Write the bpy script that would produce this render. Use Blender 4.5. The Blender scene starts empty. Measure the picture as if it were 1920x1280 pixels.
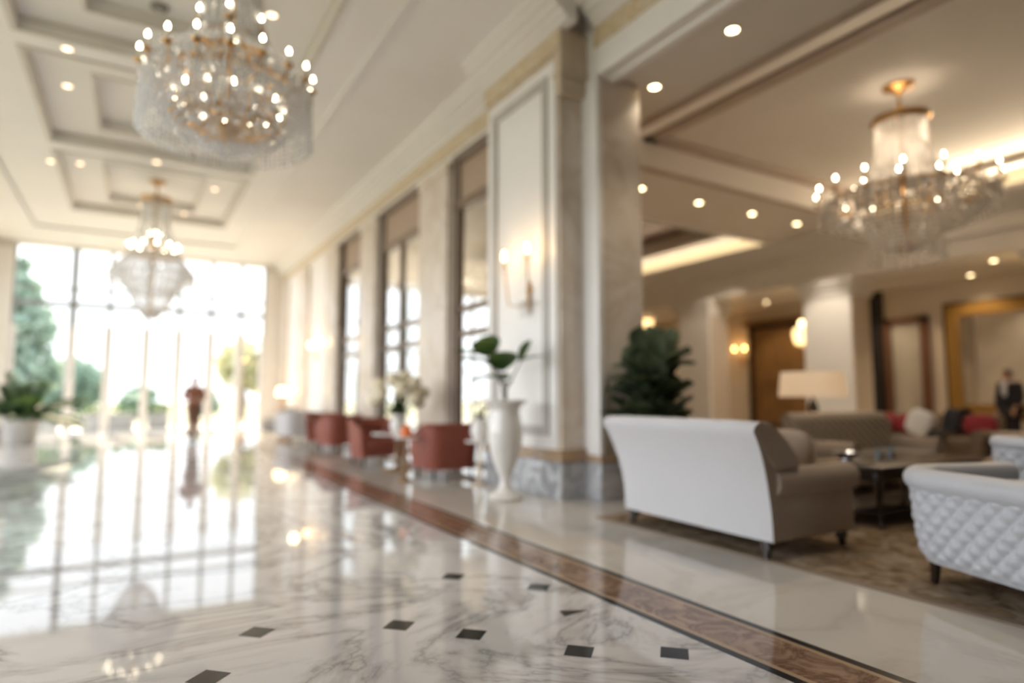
import bpy, bmesh, math, random
from mathutils import Vector, Matrix
R = random.Random(7)
PI = math.pi
SC = bpy.context.scene
COL = SC.collection

# ------------------------------------------------------------------ materials
def newmat(name):
    m = bpy.data.materials.new(name); m.use_nodes = True
    nt = m.node_tree; nt.nodes.clear()
    out = nt.nodes.new('ShaderNodeOutputMaterial')
    return m, nt, out
def N(nt, t, **kw):
    n = nt.nodes.new(t)
    for k, v in kw.items():
        if k.startswith('i_'): n.inputs[k[2:].replace('_', ' ')].default_value = v
        else: setattr(n, k, v)
    return n
def rgba(c): return (c[0], c[1], c[2], 1)
def principled(name, col, rough=.5, metal=0, col2=None, scale=8, bump=0, bscale=60, coat=0, spec=.5, sheen=0, trans=0, detail=4, stretch=None):
    m, nt, out = newmat(name)
    p = N(nt, 'ShaderNodeBsdfPrincipled')
    p.inputs['Roughness'].default_value = rough; p.inputs['Metallic'].default_value = metal
    p.inputs['Coat Weight'].default_value = coat; p.inputs['Coat Roughness'].default_value = .03
    p.inputs['Specular IOR Level'].default_value = spec; p.inputs['Sheen Weight'].default_value = sheen
    p.inputs['Transmission Weight'].default_value = trans
    tc = N(nt, 'ShaderNodeTexCoord'); vec = tc.outputs['Object']
    if stretch:
        mp = N(nt, 'ShaderNodeMapping'); mp.inputs['Scale'].default_value = stretch
        nt.links.new(vec, mp.inputs['Vector']); vec = mp.outputs['Vector']
    if col2 is None: col2 = tuple(c*.9 for c in col)
    nz = N(nt, 'ShaderNodeTexNoise', i_Scale=scale, i_Detail=detail)
    nt.links.new(vec, nz.inputs['Vector'])
    cr = N(nt, 'ShaderNodeValToRGB')
    cr.color_ramp.elements[0].position = .35; cr.color_ramp.elements[1].position = .65
    cr.color_ramp.elements[0].color = rgba(col2); cr.color_ramp.elements[1].color = rgba(col)
    nt.links.new(nz.outputs['Fac'], cr.inputs['Fac']); nt.links.new(cr.outputs['Color'], p.inputs['Base Color'])
    if bump:
        nb = N(nt, 'ShaderNodeTexNoise', i_Scale=bscale, i_Detail=3.0)
        nt.links.new(tc.outputs['Object'], nb.inputs['Vector'])
        b = N(nt, 'ShaderNodeBump', i_Strength=bump, i_Distance=.01)
        nt.links.new(nb.outputs['Fac'], b.inputs['Height']); nt.links.new(b.outputs['Normal'], p.inputs['Normal'])
    nt.links.new(p.outputs[0], out.inputs['Surface'])
    return m
def marble(name, base, vein, scale=1.2, rough=.06, dist=1.6, lo=.02, hi=.16, coat=0, tint=None, spec=.5):
    m, nt, out = newmat(name)
    p = N(nt, 'ShaderNodeBsdfPrincipled'); p.inputs['Roughness'].default_value = rough
    p.inputs['Coat Weight'].default_value = coat; p.inputs['Coat Roughness'].default_value = .02
    p.inputs['Specular IOR Level'].default_value = spec
    tc = N(nt, 'ShaderNodeTexCoord')
    n1 = N(nt, 'ShaderNodeTexNoise', i_Scale=scale, i_Detail=6.0, i_Roughness=.6, i_Distortion=dist)
    nt.links.new(tc.outputs['Object'], n1.inputs['Vector'])
    s = N(nt, 'ShaderNodeMath', operation='SUBTRACT'); s.inputs[1].default_value = .5
    a = N(nt, 'ShaderNodeMath', operation='ABSOLUTE')
    nt.links.new(n1.outputs['Fac'], s.inputs[0]); nt.links.new(s.outputs[0], a.inputs[0])
    cr = N(nt, 'ShaderNodeValToRGB')
    e = cr.color_ramp.elements
    e[0].position = 0; e[0].color = rgba(vein); e[1].position = hi; e[1].color = rgba(base)
    k = cr.color_ramp.elements.new(lo); k.color = rgba(tuple(.55*v+.45*b for v, b in zip(vein, base)))
    nt.links.new(a.outputs[0], cr.inputs['Fac'])
    n2 = N(nt, 'ShaderNodeTexNoise', i_Scale=scale*.6, i_Detail=3.0)
    nt.links.new(tc.outputs['Object'], n2.inputs['Vector'])
    mx = N(nt, 'ShaderNodeMix', data_type='RGBA', blend_type='MIX')
    c2 = N(nt, 'ShaderNodeValToRGB'); c2.color_ramp.elements[0].position = .5; c2.color_ramp.elements[1].position = .75
    nt.links.new(n2.outputs['Fac'], c2.inputs['Fac']); nt.links.new(c2.outputs['Color'], mx.inputs[0])
    nt.links.new(cr.outputs['Color'], mx.inputs[6]); mx.inputs[7].default_value = rgba(tint or tuple(b*.88 for b in base))
    nt.links.new(mx.outputs[2], p.inputs['Base Color'])
    nt.links.new(p.outputs[0], out.inputs['Surface'])
    return m
def emit(name, col, strength):
    m, nt, out = newmat(name)
    e = N(nt, 'ShaderNodeEmission'); e.inputs['Color'].default_value = rgba(col); e.inputs['Strength'].default_value = strength
    nz = N(nt, 'ShaderNodeTexNoise', i_Scale=3.0)
    mr = N(nt, 'ShaderNodeMapRange'); mr.inputs['To Min'].default_value = strength*.92; mr.inputs['To Max'].default_value = strength*1.08
    nt.links.new(nz.outputs['Fac'], mr.inputs['Value']); nt.links.new(mr.outputs[0], e.inputs['Strength'])
    nt.links.new(e.outputs[0], out.inputs['Surface']); return m
def glass(name, tint=(.97, .98, .98), ior=1.45):
    m, nt, out = newmat(name)
    t = N(nt, 'ShaderNodeBsdfTransparent'); t.inputs['Color'].default_value = rgba(tint)
    g = N(nt, 'ShaderNodeBsdfGlossy'); g.inputs['Roughness'].default_value = .01
    f = N(nt, 'ShaderNodeFresnel'); ge = N(nt, 'ShaderNodeNewGeometry'); mr = N(nt, 'ShaderNodeMapRange')
    mr.inputs['To Min'].default_value = ior; mr.inputs['To Max'].default_value = 1/ior
    nt.links.new(ge.outputs['Backfacing'], mr.inputs['Value']); nt.links.new(mr.outputs[0], f.inputs['IOR'])
    mx = N(nt, 'ShaderNodeMixShader')
    nt.links.new(f.outputs[0], mx.inputs[0]); nt.links.new(t.outputs[0], mx.inputs[1]); nt.links.new(g.outputs[0], mx.inputs[2])
    nt.links.new(mx.outputs[0], out.inputs['Surface']); return m
def crystal(name, tint=(1, 1, 1), trans=.45, gl=.6):
    m, nt, out = newmat(name)
    t = N(nt, 'ShaderNodeBsdfTransparent'); t.inputs['Color'].default_value = rgba(tint)
    g = N(nt, 'ShaderNodeBsdfGlossy'); g.inputs['Roughness'].default_value = .06; g.inputs['Color'].default_value = (1, 1, 1, 1)
    d = N(nt, 'ShaderNodeBsdfTranslucent'); d.inputs['Color'].default_value = (.97, .97, .97, 1)
    m1 = N(nt, 'ShaderNodeMixShader'); m1.inputs[0].default_value = gl
    m2 = N(nt, 'ShaderNodeMixShader'); m2.inputs[0].default_value = trans
    d2 = N(nt, 'ShaderNodeBsdfDiffuse'); d2.inputs['Color'].default_value = (.97, .97, .97, 1)
    m0 = N(nt, 'ShaderNodeMixShader'); nt.links.new(d.outputs[0], m0.inputs[1]); nt.links.new(d2.outputs[0], m0.inputs[2])
    nt.links.new(m0.outputs[0], m1.inputs[1]); nt.links.new(g.outputs[0], m1.inputs[2])
    nt.links.new(m1.outputs[0], m2.inputs[1]); nt.links.new(t.outputs[0], m2.inputs[2])
    nt.links.new(m2.outputs[0], out.inputs['Surface']); return m
def shade_mat(name, col, em, ecol):
    m, nt, out = newmat(name)
    d = N(nt, 'ShaderNodeBsdfDiffuse'); d.inputs['Color'].default_value = rgba(col)
    t = N(nt, 'ShaderNodeBsdfTranslucent'); t.inputs['Color'].default_value = rgba(col)
    nz = N(nt, 'ShaderNodeTexNoise', i_Scale=40.0)
    mr = N(nt, 'ShaderNodeMapRange'); mr.inputs['To Min'].default_value = .4; mr.inputs['To Max'].default_value = .6
    nt.links.new(nz.outputs['Fac'], mr.inputs['Value'])
    mx = N(nt, 'ShaderNodeMixShader'); nt.links.new(mr.outputs[0], mx.inputs[0])
    nt.links.new(d.outputs[0], mx.inputs[1]); nt.links.new(t.outputs[0], mx.inputs[2])
    e = N(nt, 'ShaderNodeEmission'); e.inputs['Color'].default_value = rgba(ecol); e.inputs['Strength'].default_value = em
    ad = N(nt, 'ShaderNodeAddShader'); nt.links.new(mx.outputs[0], ad.inputs[0]); nt.links.new(e.outputs[0], ad.inputs[1])
    nt.links.new(ad.outputs[0], out.inputs['Surface']); return m
def leafmat(name, c1, c2):
    m, nt, out = newmat(name)
    tc = N(nt, 'ShaderNodeTexCoord'); nz = N(nt, 'ShaderNodeTexNoise', i_Scale=3.0)
    nt.links.new(tc.outputs['Object'], nz.inputs['Vector'])
    cr = N(nt, 'ShaderNodeValToRGB'); cr.color_ramp.elements[0].position = .35; cr.color_ramp.elements[1].position = .65
    cr.color_ramp.elements[0].color = rgba(c1); cr.color_ramp.elements[1].color = rgba(c2)
    nt.links.new(nz.outputs['Fac'], cr.inputs['Fac'])
    p = N(nt, 'ShaderNodeBsdfPrincipled'); p.inputs['Roughness'].default_value = .45
    t = N(nt, 'ShaderNodeBsdfTranslucent')
    nt.links.new(cr.outputs['Color'], p.inputs['Base Color']); nt.links.new(cr.outputs['Color'], t.inputs['Color'])
    mx = N(nt, 'ShaderNodeMixShader'); mx.inputs[0].default_value = .3
    nt.links.new(p.outputs[0], mx.inputs[1]); nt.links.new(t.outputs[0], mx.inputs[2])
    nt.links.new(mx.outputs[0], out.inputs['Surface']); return m

M = {}
M['marble'] = marble('white_veined_marble', (.66, .635, .62), (.30, .28, .27), .75, .03, 1.6, .010, .06, tint=(.50, .47, .45), spec=.75)
M['cream_marble'] = marble('cream_floor_marble', (.62, .58, .52), (.55, .50, .44), .8, .04, .8, .02, .06)
M['inlay'] = marble('brown_inlay_marble', (.40, .265, .185), (.13, .065, .04), 5.0, .06, 1.2, .05, .2)
M['black_stone'] = principled('black_granite', (.016, .018, .022), .12, scale=60, spec=.2)
M['wall_marble'] = marble('cream_wall_marble', (.73, .65, .56), (.60, .50, .39), .9, .38, 1.2, .03, .12)
M['grey_marble'] = marble('grey_plinth_marble', (.58, .58, .585), (.22, .225, .24), 1.6, .12, 1.5, .05, .2)
M['tan_stone'] = principled('tan_stone_moulding', (.42, .29, .18), .2, scale=6)
M['capital'] = principled('carved_tan_capital', (.60, .50, .38), .4, scale=9, bump=.3)
M['paint'] = principled('warm_white_paint', (.82, .79, .75), .55, scale=2, col2=(.80, .77, .73))
M['white_paint'] = principled('white_trim_paint', (.84, .82, .79), .4, scale=2, col2=(.82, .80, .77))
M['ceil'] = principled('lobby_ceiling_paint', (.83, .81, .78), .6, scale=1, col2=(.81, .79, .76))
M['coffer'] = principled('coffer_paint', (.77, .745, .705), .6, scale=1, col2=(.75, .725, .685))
M['mould'] = principled('moulding_paint', (.63, .585, .52), .5, scale=2)
M['lounge_ceil'] = principled('lounge_ceiling_paint', (.74, .69, .63), .6, scale=1, col2=(.72, .67, .61))
M['lounge_mould'] = principled('lounge_moulding_paint', (.46, .37, .30), .5, scale=2)
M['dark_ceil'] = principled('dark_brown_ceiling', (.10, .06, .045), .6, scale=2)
M['lounge_wall'] = principled('lounge_wall_paint', (.60, .525, .445), .6, scale=1, col2=(.56, .485, .41))
M['frieze'] = marble('gilded_frieze', (.76, .67, .52), (.55, .42, .24), 9.0, .35, .6, .05, .22)
M['panel_grey'] = principled('grey_panel_moulding', (.50, .47, .43), .45, scale=2)
M['bronze'] = principled('brown_bronze_frame', (.20, .135, .085), .35, metal=.2, scale=5)
M['blind'] = principled('tan_blind_panel', (.42, .31, .22), .7, scale=20, bump=.2)
M['alu'] = principled('grey_window_metal', (.30, .32, .34), .4, metal=.3, scale=5)
M['alu_white'] = principled('pale_door_frame', (.72, .70, .68), .4, scale=5)
M['wood'] = principled('brown_wood', (.30, .17, .07), .35, scale=4, col2=(.20, .105, .04), stretch=(6, 6, .6))
M['dark_wood'] = principled('dark_wood', (.035, .02, .014), .25, scale=4, col2=(.02, .012, .009), stretch=(6, 6, .6))
M['red_wood'] = principled('red_brown_wood', (.14, .06, .035), .35, scale=4, stretch=(6, 6, .6))
M['gold'] = principled('brass_gold', (.55, .33, .13), .35, metal=1, scale=10)
M['gold_wood'] = principled('gilded_wood', (.34, .19, .05), .3, metal=.35, scale=10)
M['ivory'] = principled('ivory_candle', (.85, .78, .62), .5, scale=8)
M['bulb'] = emit('candle_bulb_glow', (1, .86, .62), 28)
M['bulb_soft'] = emit('sconce_bulb_glow', (1, .62, .22), 22)
M['globe'] = emit('wall_globe_glow', (1, .70, .34), 9)
M['down'] = emit('downlight_glow', (1, .76, .42), 22)
M['down_soft'] = emit('lobby_downlight_glow', (1, .70, .45), 6)
M['cove'] = emit('cove_light_glow', (1, .72, .38), 1.35)
M['glass'] = glass('window_glass')
M['clear'] = glass('table_glass', (.9, .94, .96), 1.5)
M['crystal_pale'] = crystal('crystal_beads_pale', (1, 1, 1), .66, .25)
M['mirror'] = principled('mirror_glass', (.75, .72, .66), .03, metal=1, scale=3)
M['crystal'] = crystal('crystal_beads', (1, 1, 1), .50, .35)
M['crystal_warm'] = crystal('crystal_beads_warm', (1, .97, .92), .40, .4)
M['white_fabric'] = principled('pale_grey_linen', (.60, .59, .60), .85, scale=300, bump=.15, bscale=400, sheen=.2)
M['tuft_white'] = principled('silver_grey_quilted_fabric', (.50, .51, .54), .36, scale=200, bump=.1, bscale=300, sheen=.2)
M['beige_fabric'] = principled('beige_upholstery', (.36, .275, .205), .85, scale=120, bump=.15, bscale=300, sheen=.2)
M['tuft_beige'] = principled('taupe_quilted_fabric', (.27, .205, .145), .42, scale=120, bump=.1, sheen=.2)
M['brown_fabric'] = principled('brown_upholstery', (.22, .16, .11), .85, scale=120, bump=.1)
M['red_leather'] = principled('brick_red_leather', (.25, .062, .036), .5, scale=30, bump=.1, bscale=200)
M['coral'] = principled('coral_red_fabric', (.55, .17, .11), .6, scale=60, bump=.1)
M['red_cloth'] = principled('crimson_cloth', (.32, .025, .035), .8, scale=60, bump=.1)
M['white_cloth'] = principled('white_cushion_cloth', (.82, .83, .86), .8, scale=60, bump=.1)
M['black_cloth'] = principled('black_wool', (.012, .012, .016), .85, scale=60, bump=.1)
M['orange'] = principled('orange_glaze', (.85, .19, .04), .35, scale=8)
M['porcelain'] = principled('white_porcelain', (.80, .77, .72), .12, scale=2, coat=.4)
M['pot_white'] = principled('white_planter', (.78, .76, .73), .4, scale=4)
M['terracotta'] = principled('brown_pot', (.34, .2, .12), .6, scale=6)
M['soil'] = principled('dark_soil', (.03, .022, .015), .95, scale=30, bump=.5)
M['leaf'] = leafmat('dark_green_leaf', (.028, .044, .024), (.10, .125, .06))
M['leaf2'] = leafmat('mid_green_leaf', (.04, .09, .025), (.13, .20, .06))
M['palm'] = leafmat('palm_leaf', (.03, .07, .03), (.09, .15, .05))
M['tree1'] = leafmat('garden_tree_leaf', (.22, .33, .28), (.38, .50, .42))  # leaf tones lightened, outdoor haze put into the colour
M['wood_wall'] = principled('brown_wall_panelling', (.16, .11, .08), .5, scale=3)
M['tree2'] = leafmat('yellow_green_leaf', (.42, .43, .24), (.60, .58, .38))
M['bark'] = principled('tree_bark', (.12, .085, .06), .9, scale=8, bump=.5)
M['petal'] = principled('cream_petals', (.88, .80, .60), .6, scale=6)
M['terrace'] = principled('pale_terrace_stone', (.52, .50, .48), .5, scale=3)
M['garden'] = principled('garden_ground', (.30, .30, .22), .9, scale=2, col2=(.26, .26, .18))
M['skin'] = principled('skin', (.52, .30, .21), .55, scale=12)
M['hair'] = principled('dark_hair', (.02, .014, .01), .5, scale=40)
M['rust_cloth'] = principled('rust_brown_uniform', (.30, .12, .075), .8, scale=30)
M['brown_cloth'] = principled('brown_trouser_cloth', (.17, .09, .055), .8, scale=30)
M['suit'] = principled('black_suit', (.010, .010, .016), .8, scale=30)
M['shirt'] = principled('white_shirt', (.75, .76, .82), .7, scale=30)
M['silver'] = principled('polished_silver', (.8, .8, .82), .12, metal=1, scale=10)
M['shade'] = shade_mat('lamp_shade_fabric', (.84, .81, .76), .14, (1, .70, .42))
M['lantern'] = emit('lantern_glow', (1, .66, .28), 3.2)
M['grey_plastic'] = principled('grey_plastic', (.25, .24, .21), .5, scale=10)
M['concrete'] = principled('grey_planter_stone', (.30, .31, .32), .8, scale=8)

def rugmat():
    m, nt, out = newmat('patterned_brown_rug')
    tc = N(nt, 'ShaderNodeTexCoord')
    v = N(nt, 'ShaderNodeTexVoronoi', i_Scale=2.6); nt.links.new(tc.outputs['Object'], v.inputs['Vector'])
    nz = N(nt, 'ShaderNodeTexNoise', i_Scale=5.0, i_Detail=5.0, i_Distortion=1.5); nt.links.new(tc.outputs['Object'], nz.inputs['Vector'])
    cr = N(nt, 'ShaderNodeValToRGB'); e = cr.color_ramp.elements
    e[0].position = .3; e[0].color = (.13, .08, .05, 1); e[1].position = .7; e[1].color = (.42, .34, .26, 1)
    k = e.new(.5); k.color = (.27, .19, .115, 1)
    nt.links.new(nz.outputs['Fac'], cr.inputs['Fac'])
    mx = N(nt, 'ShaderNodeMix', data_type='RGBA', blend_type='MULTIPLY'); mx.inputs[0].default_value = .5
    c2 = N(nt, 'ShaderNodeValToRGB'); c2.color_ramp.elements[0].color = (1, 1, 1, 1); c2.color_ramp.elements[1].color = (.55, .55, .5, 1)
    nt.links.new(v.outputs['Distance'], c2.inputs['Fac'])
    nt.links.new(cr.outputs['Color'], mx.inputs[6]); nt.links.new(c2.outputs['Color'], mx.inputs[7])
    p = N(nt, 'ShaderNodeBsdfPrincipled'); p.inputs['Roughness'].default_value = .95; p.inputs['Specular IOR Level'].default_value = .1
    nt.links.new(mx.outputs[2], p.inputs['Base Color'])
    nb = N(nt, 'ShaderNodeTexNoise', i_Scale=250.0); nt.links.new(tc.outputs['Object'], nb.inputs['Vector'])
    b = N(nt, 'ShaderNodeBump', i_Strength=.4, i_Distance=.01); nt.links.new(nb.outputs['Fac'], b.inputs['Height']); nt.links.new(b.outputs['Normal'], p.inputs['Normal'])
    nt.links.new(p.outputs[0], out.inputs['Surface']); return m
M['rug'] = rugmat()

# ------------------------------------------------------------------ mesh helpers
class MB:
    def __init__(s): s.bm = bmesh.new(); s.mi = 0
    def face(s, pts):
        f = s.bm.faces.new([s.bm.verts.new(p) for p in pts]); f.material_index = s.mi; return f
    def box(s, x0, y0, z0, x1, y1, z1, bev=0, seg=2, mat=None):
        r = bmesh.ops.create_cube(s.bm, size=1)
        vs = r['verts']
        T = Matrix.Translation(((x0+x1)/2, (y0+y1)/2, (z0+z1)/2)) @ Matrix.Diagonal((abs(x1-x0), abs(y1-y0), abs(z1-z0), 1))
        if mat: T = mat @ T
        bmesh.ops.transform(s.bm, matrix=T, verts=vs)
        fs = {f for v in vs for f in v.link_faces}
        for f in fs: f.material_index = s.mi
        if bev:
            es = list({e for v in vs for e in v.link_edges})
            rr = bmesh.ops.bevel(s.bm, geom=es, offset=bev, segments=seg, affect='EDGES', profile=.5)
            for f in rr['faces']: f.material_index = s.mi
        return s
    def tube(s, pts, rad, n=8, caps=True):
        pts = [Vector(p) for p in pts]
        if not isinstance(rad, (list, tuple)): rad = [rad]*len(pts)
        rings = []; up = None
        for i, p in enumerate(pts):
            t = (pts[min(i+1, len(pts)-1)] - pts[max(i-1, 0)])
            if t.length < 1e-9: t = Vector((0, 0, 1))
            t.normalize()
            if up is None:
                a = Vector((0, 0, 1)) if abs(t.z) < .9 else Vector((1, 0, 0))
                up = t.cross(a).normalized()
            u = (up - t*up.dot(t)).normalized(); up = u
            w = t.cross(u)
            rings.append([s.bm.verts.new(p + (u*math.cos(2*PI*k/n) + w*math.sin(2*PI*k/n))*rad[i]) for k in range(n)])
        for a, b in zip(rings, rings[1:]):
            for k in range(n):
                f = s.bm.faces.new((a[k], a[(k+1) % n], b[(k+1) % n], b[k])); f.material_index = s.mi
        if caps:
            for r in (rings[0][::-1], rings[-1]):
                f = s.bm.faces.new(r); f.material_index = s.mi
        return s
    def lathe(s, prof, n=24, c=(0, 0, 0), sx=1, sy=1):
        rings = []
        for r, z in prof:
            if r < 1e-6: rings.append([s.bm.verts.new((c[0], c[1], c[2]+z))])
            else: rings.append([s.bm.verts.new((c[0]+sx*r*math.cos(2*PI*k/n), c[1]+sy*r*math.sin(2*PI*k/n), c[2]+z)) for k in range(n)])
        for a, b in zip(rings, rings[1:]):
            for k in range(n):
                va = [a[k % len(a)], a[(k+1) % len(a)]] if len(a) > 1 else [a[0]]
                vb = [b[(k+1) % len(b)], b[k % len(b)]] if len(b) > 1 else [b[0]]
                if len(va)+len(vb) > 2:
                    f = s.bm.faces.new(va+vb); f.material_index = s.mi
        return s
    def ball(s, c, r, u=12, v=8, sc=(1, 1, 1), mat=None):
        rr = bmesh.ops.create_uvsphere(s.bm, u_segments=u, v_segments=v, radius=r)
        T = Matrix.Translation(c) @ (mat if mat else Matrix()) @ Matrix.Diagonal((*sc, 1))
        bmesh.ops.transform(s.bm, matrix=T, verts=rr['verts'])
        for f in {f for q in rr['verts'] for f in q.link_faces}: f.material_index = s.mi
        return s
    def octa(s, c, r, h):
        c = Vector(c)
        t = s.bm.verts.new(c+Vector((0, 0, h))); b = s.bm.verts.new(c-Vector((0, 0, h)))
        q = [s.bm.verts.new(c+Vector((r*math.cos(k*PI/2+.4), r*math.sin(k*PI/2+.4), 0))) for k in range(4)]
        for k in range(4):
            s.bm.faces.new((q[k], q[(k+1) % 4], t)); s.bm.faces.new((q[(k+1) % 4], q[k], b))
        return s
    def grid(s, P, closed_u=False, closed_v=False, capu=False):
        V = [[s.bm.verts.new(p) for p in row] for row in P]
        nu, nv = len(V), len(V[0])
        for i in range(nu if closed_u else nu-1):
            for j in range(nv if closed_v else nv-1):
                f = s.bm.faces.new((V[i][j], V[(i+1) % nu][j], V[(i+1) % nu][(j+1) % nv], V[i][(j+1) % nv])); f.material_index = s.mi
        if capu:
            for r in (V[0][::-1], V[-1]):
                f = s.bm.faces.new(r); f.material_index = s.mi
        return s
    def prism(s, poly, axis, a, b):
        def P(q, t): return {'x': (t, q[0], q[1]), 'y': (q[0], t, q[1]), 'z': (q[0], q[1], t)}[axis]
        A = [s.bm.verts.new(P(q, a)) for q in poly]; B = [s.bm.verts.new(P(q, b)) for q in poly]
        n = len(poly); fs = [s.bm.faces.new(A[::-1]), s.bm.faces.new(B)]
        for k in range(n): fs.append(s.bm.faces.new((A[k], A[(k+1) % n], B[(k+1) % n], B[k])))
        for f in fs: f.material_index = s.mi
        return s
    def cushion(s, c, hx, hy, hz, e=.45, mat=None, nu=24, nv=14):
        def sp(v, q): return math.copysign(abs(v)**q, v)
        rows = []
        for i in range(nv+1):
            ph = -PI/2+PI*i/nv
            row = []
            for k in range(nu):
                th = 2*PI*k/nu
                p = Vector((hx*sp(math.cos(ph), .6)*sp(math.cos(th), e), hy*sp(math.cos(ph), .6)*sp(math.sin(th), e), hz*sp(math.sin(ph), .8)))
                if mat: p = mat @ p
                row.append(p+Vector(c))
            rows.append(row)
        return s.grid(rows, closed_v=True)
    def build(s, name, mats, parent=None, smooth=40, loc=None, rz=None):
        bmesh.ops.remove_doubles(s.bm, verts=s.bm.verts, dist=1e-5)
        bmesh.ops.recalc_face_normals(s.bm, faces=s.bm.faces)
        me = bpy.data.meshes.new(name); s.bm.to_mesh(me); s.bm.free()
        for m in (mats if isinstance(mats, (list, tuple)) else [mats]): me.materials.append(m)
        if smooth:
            for p in me.polygons: p.use_smooth = True
            me.set_sharp_from_angle(angle=math.radians(smooth))
        o = bpy.data.objects.new(name, me); COL.objects.link(o)
        if parent: o.parent = parent
        if loc: o.location = loc
        if rz is not None: o.rotation_euler = (0, 0, rz)
        return o
def tag(o, label, cat, group=None, kind=None):
    o['label'] = label; o['category'] = cat
    if group: o['group'] = group
    if kind: o['kind'] = kind
    return o
def thing(name, label, cat, loc=(0, 0, 0), rz=0, group=None):
    o = bpy.data.objects.new(name, None); COL.objects.link(o)
    o.location = loc; o.rotation_euler = (0, 0, rz); o.empty_display_size = .1
    return tag(o, label, cat, group)
def struct(mb, name, mats, label, cat, smooth=30):
    o = mb.build(name, mats, smooth=smooth); return tag(o, label, cat, kind='structure')
def dup(root, loc, rz=None, label=None, group=None):
    r = root.copy(); COL.objects.link(r); r.location = loc
    if rz is not None: r.rotation_euler = (0, 0, rz)
    if label: r['label'] = label
    if group: r['group'] = group
    for ch in list(root.children):
        c = ch.copy(); COL.objects.link(c); c.parent = r
        for g in list(ch.children):
            d = g.copy(); COL.objects.link(d); d.parent = c
    return r
def lamp(name, kind, loc, energy, col, size=.1, parent=None, rot=None, spot=None, blend=.6):
    l = bpy.data.lights.new(name, kind); l.energy = energy; l.color = col
    if kind in ('POINT', 'SPOT'): l.shadow_soft_size = size
    if kind == 'SPOT': l.spot_size = spot; l.spot_blend = blend
    o = bpy.data.objects.new(name, l); COL.objects.link(o); o.location = loc
    if rot: o.rotation_euler = rot
    if parent: o.parent = parent
    return o

# ------------------------------------------------------------------ camera
cam = bpy.data.cameras.new('camera'); co = bpy.data.objects.new('camera', cam); COL.objects.link(co)
co.location = (0, 0, 1.16)
co.rotation_euler = (math.radians(90+5.07), 0, math.radians(-30.84))
cam.sensor_width = 36; cam.lens = 22.2; cam.clip_end = 500
cam.dof.use_dof = True; cam.dof.focus_distance = 2.3; cam.dof.aperture_fstop = .57; cam.dof.aperture_blades = 0
SC.camera = co
# light levels
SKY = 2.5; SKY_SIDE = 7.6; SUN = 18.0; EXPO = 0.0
L_CH = 300; L_DL = 125; L_SC = 4; L_TL = 9
L_COVE = 150
# ================================================================== SETTING
# floor
b = MB()
strips = [(-4.4, 2.37, 0), (2.37, 2.42, 1), (2.42, 2.45, 4), (2.45, 2.72, 2), (2.72, 2.75, 4), (2.75, 2.80, 1), (2.80, 18.5, 3)]
for x0, x1, k in strips:
    b.mi = k
    b.face([(x0, -5, 0), (x1, -5, 0), (x1, 24, 0), (x0, 24, 0)])
floor = struct(b, 'floor', [M['marble'], M['black_stone'], M['inlay'], M['cream_marble'], M['tan_stone']], 'polished white marble lobby floor with a brown and black inlaid border', 'floor', smooth=0)
b = MB()
for x, y in [(1.48, 2.87), (1.81, 2.43), (2.17, 2.19), (1.22, 3.17), (.58, 3.44), (.32, 3.0), (2.19, 3.35), (1.84, 3.83), (-.2, 2.55)]:
    b.box(-.062, -.062, -.002, .062, .062, .0012, mat=Matrix.Translation((x, y, 0)) @ Matrix.Rotation(PI/4, 4, 'Z'))
b.prism([(2.02, 2.84), (2.19, 2.86), (2.05, 2.93)], 'z', -.002, .0012)
b.build('dark_inlay', M['black_stone'], floor, smooth=0)

def holed(b, X, Y, holes, z, skip=None):
    xs = sorted({X[0], X[1]} | {v for h in holes for v in h[:2]}); ys = sorted({Y[0], Y[1]} | {v for h in holes for v in h[2:4]})
    for i in range(len(xs)-1):
        for j in range(len(ys)-1):
            cx, cy = (xs[i]+xs[i+1])/2, (ys[j]+ys[j+1])/2
            if any(h[0] < cx < h[1] and h[2] < cy < h[3] for h in holes): continue
            b.face([(xs[i], ys[j], z), (xs[i], ys[j+1], z), (xs[i+1], ys[j+1], z), (xs[i+1], ys[j], z)])
def ring(b, x0, x1, y0, y1, z0, z1):
    b.face([(x0, y0, z0), (x0, y1, z0), (x0, y1, z1), (x0, y0, z1)]); b.face([(x1, y0, z0), (x1, y1, z0), (x1, y1, z1), (x1, y0, z1)])
    b.face([(x0, y0, z0), (x1, y0, z0), (x1, y0, z1), (x0, y0, z1)]); b.face([(x0, y1, z0), (x1, y1, z0), (x1, y1, z1), (x0, y1, z1)])
def rim(b, x0, x1, y0, y1, w, z0, z1):      # four strips around a rectangle (outside of it)
    b.box(x0-w, y0-w, z0, x0, y1+w, z1); b.box(x1, y0-w, z0, x1+w, y1+w, z1)
    b.box(x0, y0-w, z0, x1, y0, z1); b.box(x0, y1, z0, x1, y1+w, z1)

# lobby ceiling with four stepped coffers
HC = 5.95
cof = [(-1.52, 1.94, -3.6, 4.1), (-1.52, 1.94, 4.6, 10.0), (-1.52, 1.94, 10.55, 14.2), (-1.52, 1.94, 14.75, 19.2)]
b = MB()
holed(b, (-4.4, 4.6), (-5, 24), cof, HC)
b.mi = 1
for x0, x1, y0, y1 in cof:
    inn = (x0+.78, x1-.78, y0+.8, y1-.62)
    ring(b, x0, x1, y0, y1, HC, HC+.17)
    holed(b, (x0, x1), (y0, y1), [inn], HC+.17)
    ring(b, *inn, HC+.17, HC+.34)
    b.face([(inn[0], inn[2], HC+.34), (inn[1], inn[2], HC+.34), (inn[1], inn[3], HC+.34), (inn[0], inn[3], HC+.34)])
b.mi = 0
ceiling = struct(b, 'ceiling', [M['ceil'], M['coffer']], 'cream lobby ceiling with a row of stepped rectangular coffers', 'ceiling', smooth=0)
b = MB()
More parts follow.
